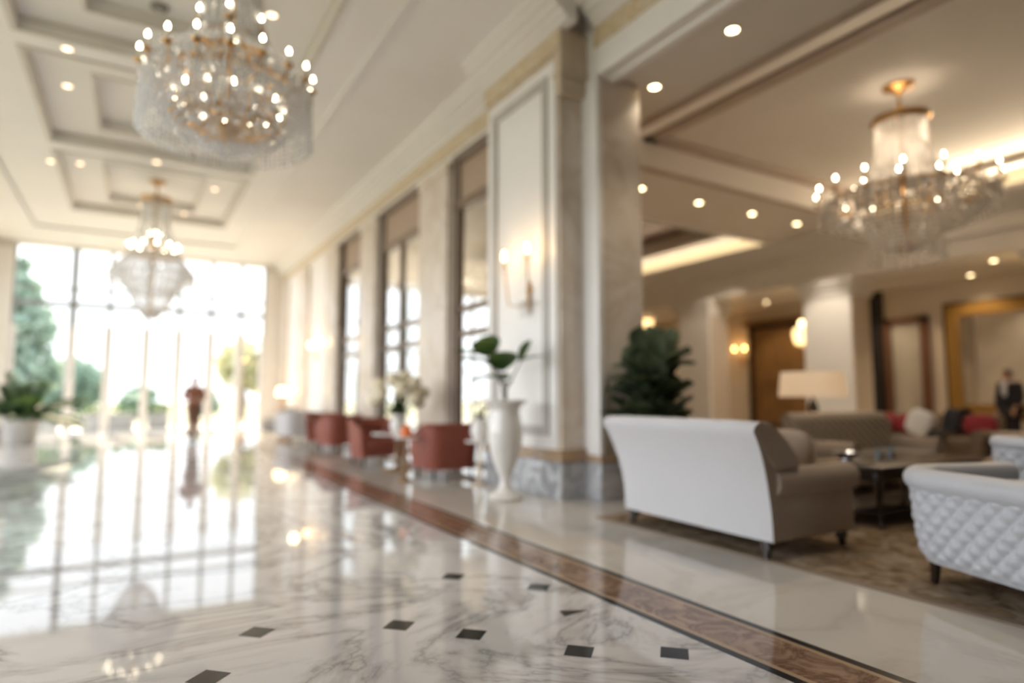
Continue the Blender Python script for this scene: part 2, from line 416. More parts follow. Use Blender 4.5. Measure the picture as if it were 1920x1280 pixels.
for x0, x1, y0, y1 in cof:
    rim(b, x0, x1, y0, y1, .07, HC-.022, HC+.002)
    rim(b, x0+.78, x1-.78, y0+.8, y1-.62, .05, HC+.15, HC+.172)
    rim(b, x0+.03, x1-.03, y0+.03, y1-.03, .03, HC+.12, HC+.17)
b.build('coffer_moulding', M['mould'], ceiling, smooth=0)
b = MB()
rim(b, -2.56, 2.60, -4.2, 21.5, .10, HC-.03, HC+.002); rim(b, -2.56, 2.60, -4.2, 21.5, .03, HC-.05, HC+.002)
b.build('border_moulding', M['white_paint'], ceiling, smooth=0)

# wall with openings along an axis (boxes between openings)
def wall_y(b, x0, x1, ya, yb, za, zb, ops):    # wall thickness x0..x1, running along Y
    y = ya
    for o0, o1, oz0, oz1 in sorted(ops):
        if o0 > y: b.box(x0, y, za, x1, o0, zb)
        if oz0 > za: b.box(x0, o0, za, x1, o1, oz0)
        if oz1 < zb: b.box(x0, o0, oz1, x1, o1, zb)
        y = o1
    if y < yb: b.box(x0, y, za, x1, yb, zb)
def wall_x(b, y0, y1, xa, xb, za, zb, ops):
    x = xa
    for o0, o1, oz0, oz1 in sorted(ops):
        if o0 > x: b.box(x, y0, za, o0, y1, zb)
        if oz0 > za: b.box(o0, y0, za, o1, y1, oz0)
        if oz1 < zb: b.box(o0, y0, oz1, o1, y1, zb)
        x = o1
    if x < xb: b.box(x, y0, za, xb, y1, zb)

# right lobby wall with three tall glazed openings
WX = 4.55
ops = [(7.2, 9.52, 0, 5.2), (11.03, 13.26, 0, 5.2), (14.62, 16.35, 0, 5.2)]
b = MB(); wall_y(b, WX, WX+.18, 7.75, 24, 0, 5.95, ops)
wall_right = struct(b, 'wall_right', M['paint'], 'cream lobby wall with tall brown glazed openings', 'wall')
b = MB()
for y0, y1 in ((9.66, 10.88), (13.41, 14.47), (16.5, 17.6), (19.8, 21.0), (22.9, 23.9)):
    b.box(WX-.09, y0, .52, WX, y1, 5.05, .02); b.box(WX-.12, y0-.05, 5.05, WX, y1+.05, 5.2, .02)
b.build('pilaster', M['wall_marble'], wall_right)
b = MB()
for y0, y1 in ((9.58, 10.98), (13.31, 14.57), (16.4, 24)):
    b.box(WX-.11, y0, 0, WX, y1, .42, .015); 
b.build('plinth', M['grey_marble'], wall_right)
b = MB()
for y0, y1 in ((9.58, 10.98), (13.31, 14.57), (16.4, 24)): b.box(WX-.14, y0, .42, WX, y1, .52, .03)
b.build('plinth_moulding', M['tan_stone'], wall_right)
b = MB(); b.box(WX-.05, 7.75, 5.36, WX, 24, 5.58); b.build('frieze', M['frieze'], wall_right)

# marble pier at the lounge corner
b = MB()
b.box(4.25, 6.0, 0, 5.25, 7.75, 5.95); b.box(4.6, 5.72, 0, 5.27, 6.02, 5.05)
pier = struct(b, 'pillar_1', M['wall_marble'], 'broad cream marble pier between the lobby and the lounge', 'pillar')
b = MB()   # panel frame on the lobby face
fy0, fy1, fz0, fz1 = 6.22, 7.42, .72, 5.10
def frame_x(b, x0, x1, y0, y1, z0, z1, w):
    b.box(x0, y0, z0, x1, y0+w, z1); b.box(x0, y1-w, z0, x1, y1, z1); b.box(x0, y0+w, z0, x1, y1-w, z0+w); b.box(x0, y0+w, z1-w, x1, y1-w, z1)
frame_x(b, 4.215, 4.26, fy0-.17, fy1+.30, fz0-.16, fz1+.16, .15)
b.build('panel_border', M['white_paint'], pier)
b = MB(); frame_x(b, 4.19, 4.26, fy0-.02, fy1+.15, fz0-.01, fz1+.01, .11); b.build('panel_moulding', M['panel_grey'], pier)
b = MB(); b.box(4.225, fy0+.09, fz0+.1, 4.26, fy1+.04, fz1-.1); b.build('wall_panel', M['white_paint'], pier)
b = MB(); b.box(4.21, 5.96, 0, 5.29, 7.79, .42, .015); b.box(4.56, 5.68, 0, 5.31, 5.97, .42, .015); b.build('plinth', M['grey_marble'], pier)
b = MB(); b.box(4.19, 5.94, .42, 5.30, 7.81, .50, .025); b.box(4.54, 5.66, .42, 5.32, 5.96, .50, .025); b.box(4.20, 5.95, .50, 5.29, 7.80, .56, .01); b.build('plinth_moulding', M['tan_stone'], pier)
b = MB(); b.box(4.57, 5.70, .5, 4.66, 6.0, 5.02, .012); b.build('corner_strip', M['white_paint'], pier)
b = MB(); b.box(4.195, 5.94, 5.36, 4.3, 7.80, 5.58); b.build('frieze', M['frieze'], pier)
b = MB()
for k, (o, z0, z1) in enumerate([(.03, 4.80, 4.86), (.05, 4.86, 5.0), (.08, 5.0, 5.06), (.05, 5.06, 5.36), (.045, 5.36, 5.58)]):
    b.box(4.25+.0-o, 5.95-o, z0, 4.62, 6.05, z1, .01 if k < 4 else 0)
b.build('capital', M['capital'], pier)

# crown cornice along the right side, one continuous stepped profile
b = MB()
def crown(b, x, y0, y1, s=1):
    for o, z0, z1 in [(.10, 5.58, 5.64), (.16, 5.64, 5.70), (.24, 5.70, 5.78), (.34, 5.78, 5.86), (.40, 5.86, 5.951)]:
        b.box(x-o*s, y0, z0, x+.05*s, y1, z1)
crown(b, WX, 7.75, 24); crown(b, 4.25, 5.70, 7.85); crown(b, 4.62, -5, 5.70)
struct(b, 'trim_1', M['white_paint'], 'white stepped crown cornice running along the lounge side of the lobby', 'cornice', smooth=0)

# header over the lounge opening
b = MB(); b.box(4.6, -5, 5.0, 4.76, 6.02, 5.96)
hdr = struct(b, 'wall_header', M['white_paint'], 'white header beam over the wide lounge opening', 'beam', smooth=0)
b = MB(); b.box(4.57, -5, 5.36, 4.6, 5.74, 5.58); b.build('frieze', M['frieze'], hdr)
b = MB(); b.box(4.76, -5, 4.965, 4.86, 5.72, 5.06, .02); b.box(4.86, -5, 5.0, 4.92, 5.72, 5.06); b.build('soffit_moulding', M['white_paint'], hdr)

# far window wall
wl, wr = -3.3, 3.95
b = MB(); wall_x(b, 24, 24.35, -4.7, 14.5, 0, 5.95, [(wl, wr, 0, 5.87), (5.2, 13.4, 0, 5.5)])
wall_far = struct(b, 'wall_far', M['paint'], 'cream end wall around the big lobby window', 'wall')
b = MB(); b.box(-4.4, 23.9, 5.72, wl-.02, 24.01, 5.95); b.box(wr+.02, 23.9, 5.72, 4.5, 24.01, 5.95); b.build('cornice', M['mould'], wall_far)
b = MB(); b.box(-4.4, 23.93, 0, wl-.02, 24.01, .4); b.box(wr+.02, 23.93, 0, 4.5, 24.01, .4); b.build('plinth', M['grey_marble'], wall_far)
def curtainwall(name, xs, zt, trans, lab, doors=True):
    b = MB()
    for i, x in enumerate(xs):
        w = .095 if i == 1 else .055
        b.box(x-w, 24.08, 0, x+w, 24.2, zt)
    for z, w in trans: b.box(xs[0], 24.09, z-w, xs[-1], 24.19, z+w)
    b.box(xs[0], 24.06, 0, xs[-1], 24.22, .08)
    o = b.build(name, M['alu'], smooth=0); tag(o, lab, 'window', kind='structure')
    if doors:
        b = MB()
        for i, x in enumerate(xs):
            b.box(x-.12, 24.03, .0, x+.12, 24.24, 3.4, .01)
        b.build('door_frame', M['alu_white'], o)
    b = MB(); b.box(xs[0], 24.13, .0, xs[-1], 24.145, zt); b.build('pane', M['glass'], o, smooth=0)
    return o
curtainwall('window_1', [wl, -1.76, -.78, .28, 1.22, 2.2, 3.15, wr], 5.87, [(4.08, .08), (4.58, .03)], 'huge gridded glass wall at the end of the lobby')
# side gallery behind the right wall
curtainwall('window_2', [5.2, 6.4, 7.4, 8.4, 9.4, 10.4, 11.4, 12.4, 13.4], 5.5, [(3.0, .04), (2.3, .03)], 'glazed end wall of the side gallery seen through the openings', doors=False)
b = MB(); b.face([(4.7, 7.3, 5.7), (5.3, 7.3, 5.7), (14.5, 18.62, 5.7), (14.5, 24, 5.7), (4.7, 24, 5.7)])
struct(b, 'ceiling_gallery', M['lounge_ceil'], 'brown ceiling of the side gallery behind the glazed openings', 'ceiling', smooth=0)
b = MB(); b.prism([(5.25, 7.2), (5.4, 7.1), (14.6, 18.6), (14.45, 18.7)], 'z', 0, 5.95); b.box(14.4, 18.6, 0, 14.6, 24, 5.95)
struct(b, 'wall_gallery', M['lounge_wall'], 'brown partition between the side gallery and the lounge', 'wall', smooth=0)

# tall glazed doors in the right wall
def tallwin(i, y0, y1, lab, post=True):
    x0, x1 = WX+.04, WX+.13
    b = MB(); w = .085
    b.box(x0, y0, 0, x1, y0+w, 5.2); b.box(x0, y1-w, 0, x1, y1, 5.2); b.box(x0, y0, 5.2-w, x1, y1, 5.2)
    ym = (y0+y1)/2
    if post: b.box(x0, ym-.06, 0, x1, ym+.06, 4.4)
    b.box(x0-.02, y0, 4.32, x1+.02, y1, 4.46)
    for z in (2.62, 2.2, .12): b.box(x0, y0, z-.05, x1, y1, z+.05)
    b.box(WX-.02, y0-.07, 0, x0, y0, 5.27); b.box(WX-.02, y1, 0, x0, y1+.07, 5.27); b.box(WX-.02, y0-.07, 5.2, x0, y1+.07, 5.27)
    o = b.build('window_%d' % i, M['bronze'], smooth=0); tag(o, lab, 'window', kind='structure')
    b = MB(); b.box(x0+.035, y0+w, 4.46, x0+.06, y1-w, 5.12); b.build('blind_panel', M['blind'], o, smooth=0)
    b = MB(); b.box(x0+.045, y0+.02, .1, x0+.053, y1-.02, 4.4); b.build('pane', M['glass'], o, smooth=0)
tallwin(3, 7.2, 9.52, 'tall brown framed glazed opening beside the marble pier')
tallwin(4, 11.03, 13.26, 'tall brown framed glazed opening between two marble pilasters, middle of the three')
tallwin(5, 14.62, 16.35, 'tall brown framed glazed opening farthest from the marble pier', False)

# left lobby wall: tall daylight windows
lops = [(y, y+3.2, .35, 5.3) for y in (2.2, 6.4, 10.6, 14.8, 19.8)]
b = MB(); wall_y(b, -4.7, -4.4, -5, 24, 0, 5.95, lops)
struct(b, 'wall_left', M['paint'], 'cream lobby wall with tall daylight windows opposite the lounge', 'wall')
for i, (y0, y1, z0, z1) in enumerate(lops):
    b = MB()
    for y in (y0, (y0+y1)/2, y1): b.box(-4.6, y-.04, z0, -4.5, y+.04, z1)
    for z in (z0+.04, 3.4, z1-.04): b.box(-4.6, y0, z-.04, -4.5, y1, z+.04)
    o = b.build('window_%d' % (6+i), M['alu'], smooth=0); tag(o, 'tall daylight window in the lobby wall opposite the lounge', 'window', group='daylight windows opposite the lounge', kind='structure')
    b = MB(); b.box(-4.555, y0, z0, -4.545, y1, z1); b.build('pane', M['glass'], o, smooth=0)
b = MB(); b.box(-4.7, -5.3, 0, 18.5, -5, 5.95)
struct(b, 'wall_back', M['wood_wall'], 'brown panelled wall behind the viewer', 'wall', smooth=0)

# lounge ceiling with two trays
HL = 5.05
t1 = (6.15, 13.9, 1.2, 7.77); t2 = (9.2, 14.6, 10.2, 16.6)
b = MB()
holed(b, (4.86, 15.2), (-5, 10.2), [t1], HL); holed(b, (9.2, 15.2), (10.2, 18.6), [t2], HL)
# tray one: sloped on the lobby side
z1 = 5.60
b.face([(t1[0], t1[2], HL), (t1[0], t1[3], HL), (7.35, t1[3], z1), (7.35, t1[2], z1)])
b.face([(7.35, t1[2], z1), (t1[1], t1[2], z1), (t1[1], t1[3], z1), (7.35, t1[3], z1)])
b.face([(t1[1], t1[2], HL), (t1[1], t1[3], HL), (t1[1], t1[3], z1), (t1[1], t1[2], z1)])
for yy in (t1[2], t1[3]): b.face([(t1[0], yy, HL), (t1[1], yy, HL), (t1[1], yy, z1), (7.35, yy, z1)])
z2 = 6.3
ring(b, *t2, HL, z2)
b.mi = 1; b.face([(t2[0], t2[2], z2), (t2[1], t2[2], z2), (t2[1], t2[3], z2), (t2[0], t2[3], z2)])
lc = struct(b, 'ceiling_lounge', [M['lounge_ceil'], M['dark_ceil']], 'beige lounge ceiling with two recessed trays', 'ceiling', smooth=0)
b = MB()
b.box(7.25, t1[2], z1-.10, 7.50, t1[3], z1); b.box(7.25, t1[3]-.16, z1-.10, t1[1], t1[3], z1); b.box(t1[1]-.14, t1[2], z1-.06, t1[1], t1[3], z1)
b.box(6.0, t1[2]-.1, HL-.02, 6.15, t1[3]+.1, HL+.01); b.box(6.0, t1[3], HL-.02, t1[1]+.1, t1[3]+.12, HL+.01)
b.build('tray_moulding', M['lounge_mould'], lc, smooth=0)
b = MB()
for x0, z0, zz in ((.20, 5.62, 5.70), (.34, 5.70, 5.84)): b.box(t2[1]-x0, t2[2], z0, t2[1], t2[3], zz)
b.box(9.2, 10.05, HL-.03, 15.0, 10.2, HL+.01); b.box(t1[1]-.22, t1[2], 5.42, t1[1], t1[3], 5.54)
b.build('tray_cornice', M['white_paint'], lc, smooth=0)
def cove(lab, x, y0, y1, z0, zz):
    b = MB(); b.box(x-.03, y0, z0, x+.0, y1, zz); o = b.build('cove_light', M['cove'], smooth=0); tag(o, lab, 'cove light', 'lit coves of the lounge ceiling')
    return o
cove('long warm cove light in the ceiling recess by the dark ceiling', t2[1]-.01, 10.25, 16.55, 5.08, 5.60)
cove('long warm cove light behind the lounge chandelier', t1[1]-.01, 1.3, 7.6, 5.08, 5.40)

def cove_lamp(x, y, z, L, rz, e):
    l = bpy.data.lights.new('cove_lamp', 'AREA'); l.shape = 'RECTANGLE'; l.size = .25; l.size_y = L; l.energy = e; l.color = (1, .80, .56)
    o = bpy.data.objects.new('cove_lamp', l); COL.objects.link(o); o.location = (x, y, z)
    o.rotation_euler = Matrix.Rotation(rz, 4, 'Z').to_euler()
    o.rotation_euler = (Matrix.Rotation(rz, 4, 'Z') @ Matrix.Rotation(math.radians(105), 4, 'Y')).to_euler()
cove_lamp(t1[1]-.06, 4.5, 5.24, 6.2, 0, L_COVE)
cove_lamp(t2[1]-.05, 13.4, 5.34, 6.2, 0, L_COVE*.6)
# colonnade, entablature, corridor, back wall of the lounge
b = MB()
b.box(14.0, -5, 3.95, 14.9, 18.6, 4.35); b.box(13.93, -5, 4.35, 14.95, 18.6, 4.42); b.box(14.02, -5, 4.42, 14.9, 18.6, 4.75)
for o, q0, q1 in ((.08, 4.72, 4.80), (.16, 4.80, 4.88), (.28, 4.88, 4.97), (.36, 4.97, 5.06)): b.box(14.0-o, -5, q0, 15.2, 18.6, q1)
struct(b, 'trim_2', M['white_paint'], 'white classical beam with a stepped cornice over the lounge columns', 'beam', smooth=0)
def column(i, y0, y1, lab):
    b = MB(); b.box(14.05, y0, 0, 14.8, y1, 3.95)
    o = struct(b, 'pillar_%d' % i, M['lounge_wall'], lab, 'pillar')
    b = MB(); b.box(14.0, y0-.02, .3, 14.06, y1+.02, 3.75); b.build('face_panel', M['white_paint'], o)
    b = MB()
    for oo, q0, q1 in ((.05, 3.52, 3.6), (.08, 3.6, 3.72), (.14, 3.72, 3.8), (.18, 3.8, 3.951)): b.box(14.02-oo, y0-oo, q0, 14.85, y1+oo, q1, .01)
    b.build('capital', M['white_paint'], o)
    b = MB(); b.box(13.96, y0-.06, 0, 14.85, y1+.06, .3, .02); b.build('base', M['wall_marble'], o)
column(2, 8.35, 9.5, 'square pale lounge column behind the table lamp')
column(3, 12.52, 13.62, 'square pale lounge column behind the palm')
column(4, 3.7, 4.9, 'square pale lounge column nearest the entrance side')
b = MB(); b.box(14.9, -5, 3.97, 17.2, 18.6, 4.05); struct(b, 'ceiling_corridor', M['lounge_ceil'], 'low ceiling of the corridor behind the lounge columns', 'ceiling', smooth=0)
b = MB(); b.box(17.0, -5, 0, 17.3, 18.6, 5.95); b.box(14.5, 18.6, 0, 17.3, 18.8, 6.4)
struct(b, 'wall_lounge', M['lounge_wall'], 'beige back wall of the lounge corridor', 'wall', smooth=0)
b = MB(); b.box(16.94, 14.7, .0, 17.0, 18.6, 3.4); b.box(16.97, 8.25, 0, 17.0, 4.0, .15); b.build('wall_panel', M['paint'], bpy.data.objects['wall_lounge'])

# doors on the back wall
b = MB(); b.box(16.9, 9.22, 0, 17.0, 9.3, 3.98); b.box(16.9, 9.74, 0, 17.0, 9.82, 3.98); b.box(16.9, 9.22, 3.9, 17.0, 9.82, 3.98)
o = b.build('door_1', M['dark_wood'], smooth=0); tag(o, 'tall narrow black doorway beside the pale column', 'door', kind='structure')
b = MB(); b.box(16.95, 9.3, 0, 17.0, 9.74, 3.9); b.build('door_panel', M['black_cloth'], o)  # flat black sheet standing in for the dark depth of the opening
b = MB(); b.box(16.86, 8.12, 0, 17.0, 8.30, 3.2); b.box(16.86, 9.02, 0, 17.0, 9.16, 3.2); b.box(16.86, 8.12, 3.05, 17.0, 9.16, 3.2)
o = b.build('door_2', M['red_wood'], smooth=0); tag(o, 'grey door in a red brown wooden frame left of the gilded mirror', 'door', kind='structure')
b = MB(); b.box(16.95, 8.3, 0, 17.0, 9.02, 3.05); b.build('door_panel', M['panel_grey'], o)
b = MB(); b.ball((16.9, 8.42, 1.05), .03); b.build('door_handle', M['gold'], o)
b = MB(); frame_x(b, 16.85, 17.0, 11.1, 13.45, .0, 3.45, .14)
o = b.build('door_3', M['dark_wood'], smooth=0); tag(o, 'pair of brown panelled wooden doors behind the table lamp', 'door', kind='structure')
for y0 in (11.24, 12.28):
    b = MB(); b.box(16.92, y0, .12, 16.98, y0+1.03, 3.31); b.build('door_leaf', M['wood'], o)
    b = MB(); frame_x(b, 16.88, 16.93, y0+.12, y0+.91, .5, 1.5, .07); frame_x(b, 16.88, 16.93, y0+.12, y0+.91, 1.65, 3.15, .07); b.build('door_panel', M['wood'], o)
b = MB(); b.box(16.9, 10.9, 3.45, 17.0, 13.7, 3.6); b.build('lintel', M['wood'], o)

b = MB(); b.box(-4.8, -5.4, 6.62, 18.7, 24.5, 6.8); b.box(-4.8, -5.4, 5.9, -4.65, 24.5, 6.62); b.box(18.55, -5.4, -.1, 18.7, 24.5, 6.62); b.box(-4.8, 24.36, 5.9, 18.7, 24.5, 6.62); b.box(-4.8, -5.45, 5.9, 18.7, -5.3, 6.62)  # slab and side strips added to keep sky light from leaking in
struct(b, 'sky_blocker', M['concrete'], 'added flat slab blocking sky light above the lobby and lounge', 'sky_blocker', smooth=0)
# outside
b = MB(); b.face([(-40, 24.36, -.05), (40, 24.36, -.05), (40, 32, -.05), (-40, 32, -.05)])
struct(b, 'ground_terrace', M['terrace'], 'pale stone terrace outside the end window', 'terrace', smooth=0)
b = MB(); b.face([(-120, 32, -.06), (120, 32, -.06), (120, 160, -.06), (-120, 160, -.06)]); b.face([(-120, -40, -.3), (-4.75, -40, -.3), (-4.75, 24.3, -.3), (-120, 24.3, -.3)])
struct(b, 'ground_garden', M['garden'], 'garden lawn beyond the terrace', 'lawn', smooth=0)

# ------------------------------------------------------------------ light
w = bpy.data.worlds.new('sky'); SC.world = w; w.use_nodes = True
nt = w.node_tree; nt.nodes.clear()
tc = N(nt, 'ShaderNodeTexCoord'); sx = N(nt, 'ShaderNodeSeparateXYZ'); nt.links.new(tc.outputs['Generated'], sx.inputs[0])
cr = N(nt, 'ShaderNodeValToRGB'); cr.color_ramp.elements[0].position = .0; cr.color_ramp.elements[0].color = (.97, .98, 1, 1)
cr.color_ramp.elements[1].position = .6; cr.color_ramp.elements[1].color = (.90, .94, 1, 1)
nt.links.new(sx.outputs[2], cr.inputs['Fac'])
bg = N(nt, 'ShaderNodeBackground'); 
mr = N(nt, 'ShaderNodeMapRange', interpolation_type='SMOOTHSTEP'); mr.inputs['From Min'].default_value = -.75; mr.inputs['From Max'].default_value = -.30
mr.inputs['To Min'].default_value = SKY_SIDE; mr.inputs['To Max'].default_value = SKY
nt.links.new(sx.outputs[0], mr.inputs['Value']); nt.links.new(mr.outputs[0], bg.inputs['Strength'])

m2 = N(nt, 'ShaderNodeMapRange', interpolation_type='SMOOTHSTEP'); m2.inputs['From Min'].default_value = -.75; m2.inputs['From Max'].default_value = -.30
m2.inputs['To Min'].default_value = 1; m2.inputs['To Max'].default_value = 0; nt.links.new(sx.outputs[0], m2.inputs['Value'])
mc = N(nt, 'ShaderNodeMix', data_type='RGBA', blend_type='MULTIPLY'); nt.links.new(m2.outputs[0], mc.inputs[0])
nt.links.new(cr.outputs['Color'], mc.inputs[6]); mc.inputs[7].default_value = (.97, .98, 1, 1)
nt.links.new(mc.outputs[2], bg.inputs['Color'])
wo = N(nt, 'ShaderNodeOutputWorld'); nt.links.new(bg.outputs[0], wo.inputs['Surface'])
def portal(x, y, z, sx_, sy_, rot):
    l = bpy.data.lights.new('window_portal', 'AREA'); l.shape = 'RECTANGLE'; l.size = sx_; l.size_y = sy_; l.cycles.is_portal = True
    o = bpy.data.objects.new('window_portal', l); COL.objects.link(o); o.location = (x, y, z); o.rotation_euler = rot
portal(.32, 24.4, 2.95, 7.3, 5.9, (-PI/2, 0, 0))
portal(9.4, 24.4, 2.75, 8, 5.5, (-PI/2, 0, 0))
for y0, y1, z0, z1 in lops: portal(-4.75, (y0+y1)/2, (z0+z1)/2, z1-z0, y1-y0, (0, -PI/2, 0))
sun = bpy.data.lights.new('sun', 'SUN'); sun.energy = SUN; sun.color = (1, .82, .58); sun.angle = .02
so = bpy.data.objects.new('sun', sun); COL.objects.link(so)
d = Vector((.10, -math.cos(math.radians(44)), -math.sin(math.radians(44))))
so.rotation_euler = d.to_track_quat('-Z', 'Y').to_euler()
# ================================================================== CHANDELIERS
def strand(b, p, length, n, r, taper=True):
    for k in range(n):
        t = (k+.5)/n
        rr = r*(1-.35*t) if taper else r
        b.octa((p[0], p[1], p[2]-length*t), rr, length/n*.55)
def curtain(b, r0, z0, r1, z1, n, beads, rad, sag=0):
    n = int(n*1.3)
    for k in range(n):
        a = 2*PI*(k+R.uniform(-.25, .25))/n
        for j in range(beads):
            t = (j+.5)/beads
            r = r0+(r1-r0)*t; z = z0+(z1-z0)*t
            r += sag*math.sin(PI*t)
            b.octa((r*math.cos(a), r*math.sin(a), z), rad*1.35*(.7+.6*R.random()), abs(z1-z0)/beads*.55+rad*.4)
def chandelier(label, loc, c, cry, light):
    t = thing('crystal_chandelier', label, 'chandelier', loc, 0, 'crystal chandeliers')
    s = c['s']
    b = MB(); b.lathe([(0, 0), (.13*s, 0), (.125*s, -.03), (.06*s, -.07), (.04*s, -.10), (.022, -.14), (.022, c['crown'])], 20)
    b.lathe([(.022, -.3), (.04, -.32), (.022, -.34)], 12); b.build('canopy_rod', M['gold'], t)
    b = MB(); cr = c['crown_r']
    b.lathe([(cr-.03, c['crown']+.02), (cr+.03, c['crown']+.03), (cr+.05, c['crown']-.02), (cr+.02, c['crown']-.07), (cr-.03, c['crown']-.05), (cr-.03, c['crown']+.02)], 32)
    for k in range(4):
        a = k*PI/2; b.tube([(0, 0, c['crown']), (cr*math.cos(a), cr*math.sin(a), c['crown'])], .012, 6)
    b.build('crown_ring', M['gold'], t)
    b = MB(); b.tube([(0, 0, c['crown']), (0, 0, c['bottom']+.15)], .03, 10)
    b.lathe([(0, c['bottom']+.18), (.07*s, c['bottom']+.15), (.09*s, c['bottom']+.10), (.05*s, c['bottom']+.05), (.03*s, c['bottom']+.01), (0, c['bottom']-.03)], 16)
    b.build('stem', M['gold'], t)
    bulb = None
    for R0, z0, n, off in c['rings']:
        b = MB(); b.lathe([(R0*.82-.015, z0-.16), (R0*.82+.015, z0-.15), (R0*.82+.02, z0-.20), (R0*.82-.015, z0-.20), (R0*.82-.015, z0-.16)], 48)
        b.build('ring', M['gold'], t)
        for k in range(n):
            a = 2*PI*(k+off)/n; ca, sa = math.cos(a), math.sin(a)
            P = lambda r, z: (r*ca, r*sa, z)
            b = MB(); b.tube([P(R0*.25, z0-.12), P(R0*.5, z0-.27), P(R0*.8, z0-.27), P(R0*.96, z0-.20), P(R0, z0-.13)], [.012, .014, .014, .012, .010], 6)
            b.lathe([(0, z0-.14), (.035, z0-.13), (.045, z0-.11), (.02, z0-.115), (0, z0-.115)], 10, c=(R0*ca, R0*sa, 0))
            arm = b.build('arm', M['gold'], t)
            b = MB(); b.tube([P(R0, z0-.12), P(R0, z0-.01)], .013, 8); cd = b.build('candle', M['ivory'], t)
            if bulb is None:
                b = MB(); b.lathe([(0, -.012), (.010, -.006), (.0175, .012), (.016, .028), (.008, .045), (0, .058)], 8)
                o = b.build('bulb', M['bulb'], cd); bulb = o
            else:
                o = bulb.copy(); COL.objects.link(o); o.parent = cd
            o.location = P(R0, z0)
    for nm, r0, z0, r1, z1, n, beads, rad, sag in c['curt']:
        b = MB(); curtain(b, r0, z0, r1, z1, n, beads, rad, sag)
        o = b.build(nm, cry, t, smooth=0); o['kind'] = 'stuff'
    for (dx, dz, e) in light:
        lamp('chandelier_light', 'POINT', (dx, 0, dz), e, (1, .80, .58), .25, t)
    return t
# lounge chandelier
chandelier('big crystal chandelier with brass stem hanging over the lounge sofas', (9.2, 4.62, 5.6), dict(
    s=1.6, crown=-.50, crown_r=.33, bottom=-2.42,
    rings=[(1.12, -1.46, 16, .2), (.62, -1.42, 8, .5)],
    curt=[('crystal_bell', .32, -.55, .52, -1.55, 44, 26, .018, -.07), ('crystal_fringe', 1.06, -1.62, 1.10, -1.95, 60, 6, .020, 0),
          ('crystal_basket', 1.02, -1.66, .62, -2.12, 48, 10, .022, .10), ('crystal_bowl', .66, -1.9, .12, -2.40, 30, 10, .022, .08),
          ('crystal_inner_fringe', .6, -1.56, .62, -1.85, 30, 6, .02, 0), ('crystal_drops', .45, -2.3, .45, -2.55, 18, 3, .026, 0)]), M['crystal_warm'],
    [(0, -.9, L_CH*.10)])
# near lobby chandelier
chandelier('large bright crystal chandelier hanging near the viewer from the lobby ceiling', (.68, 6.58, 6.29), dict(
    s=1.4, crown=-.55, crown_r=.28, bottom=-2.62,
    rings=[(.78, -1.92, 18, .15), (.32, -1.42, 6, .3), (.50, -2.26, 14, .4)],  # lowest ring of bulbs is added to imitate crystal sparkle
    curt=[('crystal_bell', .26, -.62, .36, -1.7, 40, 26, .015, -.05), ('crystal_fringe', .76, -2.06, .78, -2.62, 64, 12, .018, 0),
          ('crystal_basket', .70, -2.1, .44, -2.6, 44, 10, .018, .08), ('crystal_bowl', .46, -2.4, .08, -2.74, 28, 10, .018, .08),
          ('crystal_inner_fringe', .5, -1.95, .52, -2.3, 34, 8, .016, 0), ('crystal_swags', .36, -1.6, .78, -1.98, 36, 16, .014, -.12)]), M['crystal'],
    [])
# far lobby chandelier
chandelier('distant crystal chandelier hanging in front of the bright end window', (.26, 16.9, 6.29), dict(
    s=1.4, crown=-.45, crown_r=.3, bottom=-3.25,
    rings=[(.52, -1.60, 12, .15), (.12, -1.30, 3, .3)],
    curt=[('crystal_bell', .3, -.5, .42, -1.5, 36, 24, .02, -.06), ('crystal_shoulder', .45, -1.75, .88, -2.3, 54, 12, .028, .05), ('crystal_fringe', .88, -2.2, .86, -2.5, 60, 5, .028, 0),
          ('crystal_basket', .7, -2.2, .42, -2.75, 44, 12, .028, .08), ('crystal_bowl', .48, -2.6, .10, -3.30, 28, 14, .028, .08)]), M['crystal_pale'],
    [])

# ================================================================== CEILING LIGHTS
dl = None
def downlight(x, y, z, soft, label, group):
    t = thing('ceiling_downlight', label, 'downlight', (x, y, z), 0, group)
    b = MB(); b.lathe([(.060, -.001), (.085, -.002), (.088, -.012), (.062, -.016), (.060, -.001)], 24); b.build('trim_ring', M['white_paint'], t)
    b = MB(); b.lathe([(0, -.006), (.062, -.006), (.062, -.001)], 20); b.build('lens', M['down_soft'] if soft else M['down'], t)
    return t
LDL = 'recessed downlights of the lounge ceiling'
for x, y, lab in [(5.28, 4.28, 'round downlight in the lounge ceiling border nearest the lobby beam'), (5.44, 5.62, 'round downlight in the lounge ceiling border right beside the marble pier'),
                  (7.95, 8.62, 'dim downlight at the edge of the marble pier past the lounge ceiling tray'), (9.54, 8.68, 'middle downlight of the row between the two lounge ceiling trays'), (11.09, 8.64, 'downlight of the row between the two trays closest to the chandelier'),
                  (5.28, 2.6, 'downlight of the lounge ceiling border nearest the entrance side'), (12.6, 8.64, 'downlight of the row between the two trays hidden behind the chandelier')]:
    downlight(x, y, HL, False, lab, LDL)
    lamp('downlight_spot', 'SPOT', (x, y, HL-.03), L_DL*(.25 if y > 5 and x < 6 else 1), (1, .88, .71), .06, rot=(0, 0, 0), spot=math.radians(110))
for x, y, lab in [(15.05, 5.9, 'bright corridor downlight above the standing man'), (16.4, 6.9, 'dim corridor downlight above the gilded mirror'), (15.9, 9.0, 'corridor downlight behind the column'), (15.9, 12.0, 'corridor downlight before the wooden doors'), (15.9, 15.5, 'corridor downlight behind the palm')]:
    downlight(x, y, 3.97, False, lab, 'corridor downlights')
    lamp('downlight_spot', 'SPOT', (x, y, 3.93), L_DL*.7, (1, .78, .50), .06, spot=math.radians(120))
